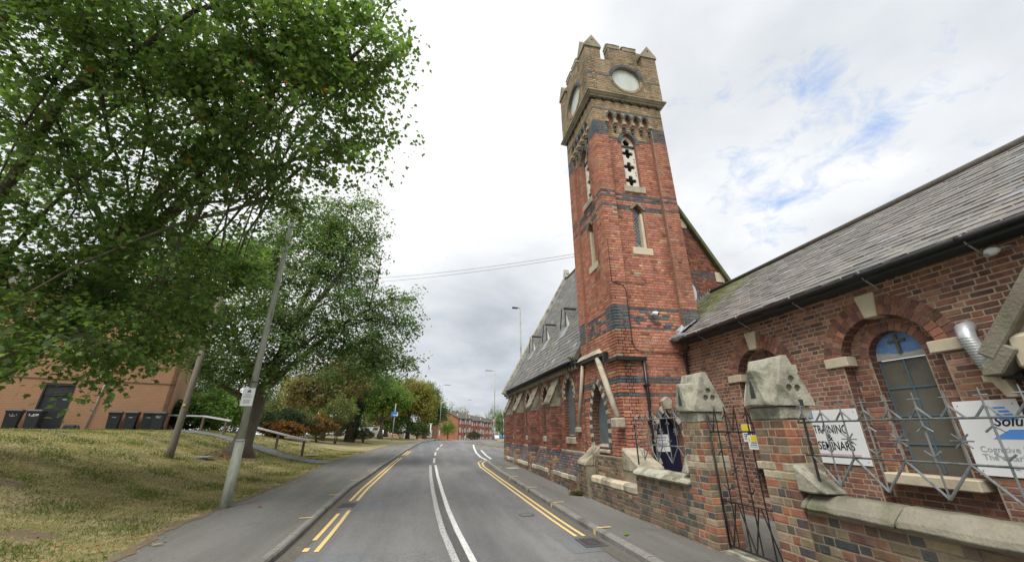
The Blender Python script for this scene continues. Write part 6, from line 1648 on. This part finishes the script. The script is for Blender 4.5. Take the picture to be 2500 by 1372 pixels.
for x, y, zt, rx, rz, cols, sd, lab in ((-19, 58, 4.6, 4.2, 4.0, G_DARK, 41, 'dark green tree at the back of the lawn behind the rusty tree'), (-12.5, 66, 5.4, 4.0, 4.4, G_DARK + G_RUST[:2], 42, 'bushy tree behind the ivy clad trunk'), (-26, 50, 5.0, 4.6, 4.4, G_DARK + G_LIME[1:2], 43, 'broad tree beyond the brick building, left of the rusty tree'), (-6.6, 76, 4.6, 3.2, 4.0, G_DARK + G_YELL[:1], 44, 'green tree filling the gap behind the lime green tree')):
    tree('sycamore_tree', lab, (x, y, bank(x, y)), [(x, y, bank(x, y) - .1), (x, y, 1.5), (x, y, 3)], [[(x, y, 2), (x - 2, y, zt)], [(x, y, 2), (x + 2, y, zt)], [(x, y, 3), (x, y, zt + 2)]],
         [(x, y, zt, rx, rx * .8, rz), (x - rx * .6, y, zt - rz * .45, rx * .6, rx * .6, rz * .5), (x + rx * .6, y, zt - rz * .4, rx * .6, rx * .6, rz * .5)], 260, 55, .30, OVAL, cols, sd, 'bark', .3, GRP, spread=.75)
# trees round the flats
FG = 'trees round the distant flats'
for nm, lab, x, y, zt, rx, rz, cols, n in (('cherry_tree', 'small bright green tree in front of the flats gable', 6.2, 108, 1.2, 1.7, 1.9, G_LIME, 60), ('ash_tree', 'rounded tree above the flats gable roof', 9.5, 165, 7.2, 4.2, 4.2, G_DARK, 90), ('ash_tree', 'second rounded tree above the flats roof, browner', 15, 172, 6.8, 3.6, 3.4, G_RUST + G_DARK, 80),
                                      ('birch_tree', 'pale distant tree above the lower flats roofs', 24.5, 190, 4.8, 7.5, 2.8, G_RUST + G_LIME, 100), ('poplar_tree', 'tall light green tree to the right of the flats', 29.8, 178, 5.0, 4.6, 5.6, G_LIME + G_DARK, 130), ('poplar_tree', 'green tree just left of the church nave end', 24.8, 130, 2.6, 3.6, 4.0, G_DARK + G_LIME, 120)):
    tree(nm, lab, (x, y, -4), [(x, y, -4), (x, y, zt - rz * .8), (x, y, zt)], [[(x, y, zt - rz), (x - rx * .5, y, zt)], [(x, y, zt - rz), (x + rx * .5, y, zt)]], [(x, y, zt, rx, rx * .8, rz), (x - rx * .5, y, zt - rz * .3, rx * .6, rx * .6, rz * .6), (x + rx * .45, y, zt - rz * .2, rx * .6, rx * .6, rz * .65)], n, 45, .34, DIAM, cols, int(x * 3), 'bark', .22, FG, spread=.8, flare=False)


def bush(name, label, c, r, n, cols, size, seed, shape=OVAL, group=None, stems=8):
    rs = np.random.default_rng(seed); t = thing(name, label, 'bush', (c[0], c[1], bank(c[0], c[1]) if c[1] < 100 else -4), group); z0 = t.location.z; m = MB()
    d = rs.normal(size=(n, 3)); d /= np.linalg.norm(d, axis=1)[:, None]; d[:, 2] = np.abs(d[:, 2]) * np.where(rs.random(n) < .2, -.4, 1)
    lump = 1 + .18 * np.sin(d[:, 0] * 5 + seed) * np.sin(d[:, 1] * 4 + seed * 2) + .12 * np.sin(d[:, 2] * 9 + d[:, 0] * 7)
    q = (rs.uniform(.45, 1, n) ** .5 * lump)[:, None]; P = np.array(c) + d * np.array(r) * q; ok = P[:, 2] > z0 + .05
    for k in range(stems):
        a = rs.uniform(0, 6.28); m.tube([(c[0] + rs.normal() * .1, c[1], z0 - .05), (c[0] + math.cos(a) * r[0] * .5, c[1] + math.sin(a) * r[1] * .5, c[2] + r[2] * .4)], [.03, .012], 5)
    m.build('stem', 'bark', t)
    put(bpy.data.objects.new('foliage', leaves_mesh('foliage', P[ok], d[ok], size, shape, cols, rs, .3, .35)), t)['kind'] = 'stuff'
    return t


BG = 'bushes along the left verge'
bush('laurel_bush', 'bright green laurel bush between the brick building and the trunk', (-15.0, 34, 1.2), (2.3, 1.8, 1.9), 6500, [(.14, .24, .06), (.18, .28, .08), (.10, .19, .05), (.22, .30, .11)], .22, 1, group=BG)
bush('holly_bush', 'very dark bush in the corner of the brick building', (-16.6, 33.6, .8), (1.4, 1.3, 1.6), 3500, [(.02, .045, .018), (.03, .06, .022), (.05, .09, .03)], .18, 2, group=BG)
bush('yew_bush', 'dark green bush behind the big trunk', (-11.4, 37.5, .6), (2.0, 1.4, 1.2), 4200, [(.018, .036, .018), (.028, .05, .024), (.04, .065, .03)], .16, 3, group=BG)
bush('fern_bush', 'rust red bracken behind the lower handrail', (-11.2, 36.2, .05), (1.7, .8, .75), 1500, [(.22, .09, .03), (.18, .07, .03), (.12, .10, .04)], .3, 4, DIAM, BG)
bush('sumac_bush', 'orange tinted shrub beside the pale rusty tree', (-9.2, 39.5, .3), (1.5, 1.0, 1.0), 1700, [(.26, .12, .05), (.16, .11, .05), (.10, .09, .04)], .24, 5, group=BG)
bush('hawthorn_bush', 'brownish thicket between the two verge trees', (-10.3, 46.5, .35), (2.6, 1.4, 1.2), 4600, [(.12, .125, .06), (.16, .14, .075), (.09, .10, .05)], .17, 6, group=BG)
bush('box_bush', 'low dark bush at the foot of the ivy clad trunk', (-6.2, 46.2, -.45), (1.15, .9, .75), 2600, [(.045, .07, .028), (.06, .09, .03), (.09, .10, .04)], .13, 7, group=BG)
bush('cotoneaster_bush', 'tall screen of shrubs at the back of the lawn', (-15.5, 48, 1.3), (3.2, 1.6, 2.2), 6500, [(.09, .13, .05), (.13, .15, .06), (.18, .16, .075)], .19, 8, group=BG)
bush('privet_bush', 'dense dark green hedge under the yellowing tree', (-3.2, 62.5, .35), (2.5, 1.5, 1.7), 6000, [(.05, .095, .035), (.07, .12, .045), (.09, .14, .05)], .18, 9, group=BG)
bush('privet_bush', 'dense hedge at the end of the verge beside the marker post', (-.9, 68, .0), (1.7, 1.4, 1.5), 4000, [(.05, .10, .035), (.07, .12, .045), (.11, .14, .06)], .18, 10, group=BG)
bush('conifer_bush', 'rounded green bush at the left end of the flats', (1.75, 104, -.2), (1.5, 1.4, 2.0), 2600, [(.035, .075, .03), (.05, .095, .035)], .22, 11, DIAM, FG)
bush('conifer_bush', 'round dark bush in front of the flats facade', (14.4, 120, -1.6), (2.0, 1.7, 1.7), 2200, [(.02, .05, .02), (.035, .07, .028)], .25, 12, DIAM, FG)
bush('privet_bush', 'wide green hedge closing the lawn behind the white cars', (-17.5, 62, .2), (4.5, 1.6, 2.4), 6000, [(.035, .065, .025), (.05, .085, .03), (.09, .11, .04)], .24, 13, group=BG)
bush('hedge_bush', 'long low hedge at the far back of the lawn', (-13.5, 71, .2), (5.5, 1.6, 2.0), 6000, [(.07, .115, .045), (.10, .14, .055), (.14, .15, .07)], .26, 21, group=BG)
bush('hedge_bush', 'low hedge beyond the brown thicket', (-23, 57, .7), (4.6, 1.6, 2.2), 6000, [(.07, .115, .045), (.10, .14, .055), (.14, .15, .07)], .26, 22, group=BG)
bush('elder_bush', 'mid green shrubs right of the big trunk behind the lawn', (-7.9, 40.5, 1.5), (1.6, 1.2, 1.7), 2600, [(.12, .17, .055), (.16, .19, .075), (.2, .18, .09)], .18, 14, group=BG)

# ------------------------------------------------------------------ grass, fallen leaves, litter
rs = np.random.default_rng(8); n = 190000
Y = 5 + 30 * rs.uniform(0, 1, n) ** 1.5; X = np.array([lerp(y, EDGE) for y in Y]) - .04 - rs.uniform(0, 1, n) ** 1.1 * (8 + Y * .45)
Z = np.array([bank(a, b) for a, b in zip(X, Y)])
keep = np.array([soil_at(a, b) for a, b in zip(X, Y)]) < rs.uniform(.1, 1.0, n); X, Y, Z = X[keep], Y[keep], Z[keep]; n = len(X)
clump = np.sin(X * 2.1 + Y) * np.sin(Y * 1.7 - X * .8) + rs.normal(size=n) * .5
h = np.where(clump > .7, .075, .04) * rs.uniform(.5, 1.4, n); a = rs.uniform(0, 6.28, n); w = .006 + .0006 * Y
dx, dy = np.cos(a) * w, np.sin(a) * w; lx, ly = rs.normal(size=n) * h * .6, rs.normal(size=n) * h * .6
V = np.stack([np.c_[X - dx, Y - dy, Z - .005], np.c_[X + dx, Y + dy, Z - .005], np.c_[X + lx, Y + ly, Z + h]], 1)
me = bpy.data.meshes.new('grass'); me.vertices.add(3 * n); me.vertices.foreach_set('co', V.astype(np.float32).ravel()); me.loops.add(3 * n); me.loops.foreach_set('vertex_index', np.arange(3 * n, dtype=np.int32)); me.polygons.add(n); me.polygons.foreach_set('loop_start', np.arange(n, dtype=np.int32) * 3); me.update(calc_edges=True)
dry = np.array([(.42, .355, .22), (.36, .31, .185), (.47, .40, .265), (.29, .26, .14)]); grn = np.array([(.12, .17, .045), (.16, .195, .06), (.10, .15, .04), (.19, .205, .08)])
isg = (clump + rs.normal(size=n) * .5) > .25; c = np.where(isg[:, None], grn[rs.integers(0, 4, n)], dry[rs.integers(0, 4, n)])
at = me.attributes.new('col', 'FLOAT_COLOR', 'FACE'); at.data.foreach_set('color', np.c_[c, np.ones(n)].astype(np.float32).ravel()); me.materials.append(MATS['grass_blade'])
tag(put(bpy.data.objects.new('grass', me)), 'short dry mown grass on the left bank', 'grass', kind='stuff')
n = 2600; Y = 6 + 26 * rs.uniform(0, 1, n) ** 1.3; X = np.array([lerp(y, EDGE) for y in Y]) + .25 - rs.uniform(0, 1, n) ** 1.4 * 9
near_ = rs.random(n) < .45; ang = rs.uniform(0, 6.28, n); q = np.abs(rs.normal(size=n)) * 1.5; X = np.where(near_, -9.6 + np.cos(ang) * q, X); Y = np.where(near_, 23.0 + np.sin(ang) * q, Y)
P = np.c_[X, Y, [bank(a, b) + .025 for a, b in zip(X, Y)]]
me = leaves_mesh('fallen_leaves', P, np.zeros((n, 3)), .10, OVAL, [(.22, .12, .06), (.17, .10, .06), (.30, .16, .08), (.36, .13, .06), (.26, .2, .11), (.13, .085, .055)], rs, 0, .85); me.materials.clear(); me.materials.append(MATS['litter'])
tag(put(bpy.data.objects.new('fallen_leaves', me)), 'brown fallen leaves on the bank and round the big trunk', 'leaves', kind='stuff')
n = 420; Y = 6 + 20 * rs.uniform(0, 1, n); side = rs.random(n) < .5
X = np.where(side, [lerp(y, EDGE) + abs(rs.normal()) * .35 for y in Y], [lerp(y, KL) + .12 + abs(rs.normal()) * .1 for y in Y]); P = np.c_[X, Y, [g(y) + (.115 if s else .012) for y, s in zip(Y, side)]]
me = leaves_mesh('gutter_leaves', P, np.zeros((n, 3)), .05, OVAL, [(.26, .17, .09), (.20, .13, .08), (.34, .24, .12), (.40, .33, .2)], rs, 0, .9); me.materials.clear(); me.materials.append(MATS['litter'])
tag(put(bpy.data.objects.new('gutter_leaves', me)), 'small dry leaves along the grass edge and kerb of the pavement', 'leaves', kind='stuff')
leaf_me = MB(); leaf_me.add([(x, y, .02 * abs(x) * 3) for x, y in OVAL], [tuple(range(6))]); leaf_me = leaf_me.mesh('leaf_piece', False); leaf_me.materials.append(MATS['leaf_solid'])
for x, y, c, s, lab in ((-4.05, 12.6, (.42, .13, .06), .16, 'single red fallen leaf in the middle of the left pavement'), (-7.4, 9.6, (.50, .12, .06), .24, 'bright red fallen leaf on the grass near the left edge'), (-4.6, 9.2, (.5, .42, .3), .2, 'pale fallen leaf at the grass edge of the pavement'), (-4.75, 20.8, (.48, .36, .22), .2, 'pale leaf on the pavement by the footpath mouth'), (3.95, 8.0, (.18, .32, .05), .18, 'green leaf lying on the right pavement near the kerb')):
    o = bpy.data.objects.new('fallen_leaf', leaf_me); o.color = (*c, 1); zz = max(bank(x, y), g(y) + .105) + .025; o.matrix_basis = Matrix.Translation((x, y, zz)) @ Matrix.Rotation(x * 3, 4, 'Z') @ Matrix.Rotation(.12, 4, 'X') @ Matrix.Scale(s, 4)
    put(o); tag(o, lab, 'leaf', 'single fallen leaves')

finish_pieces()
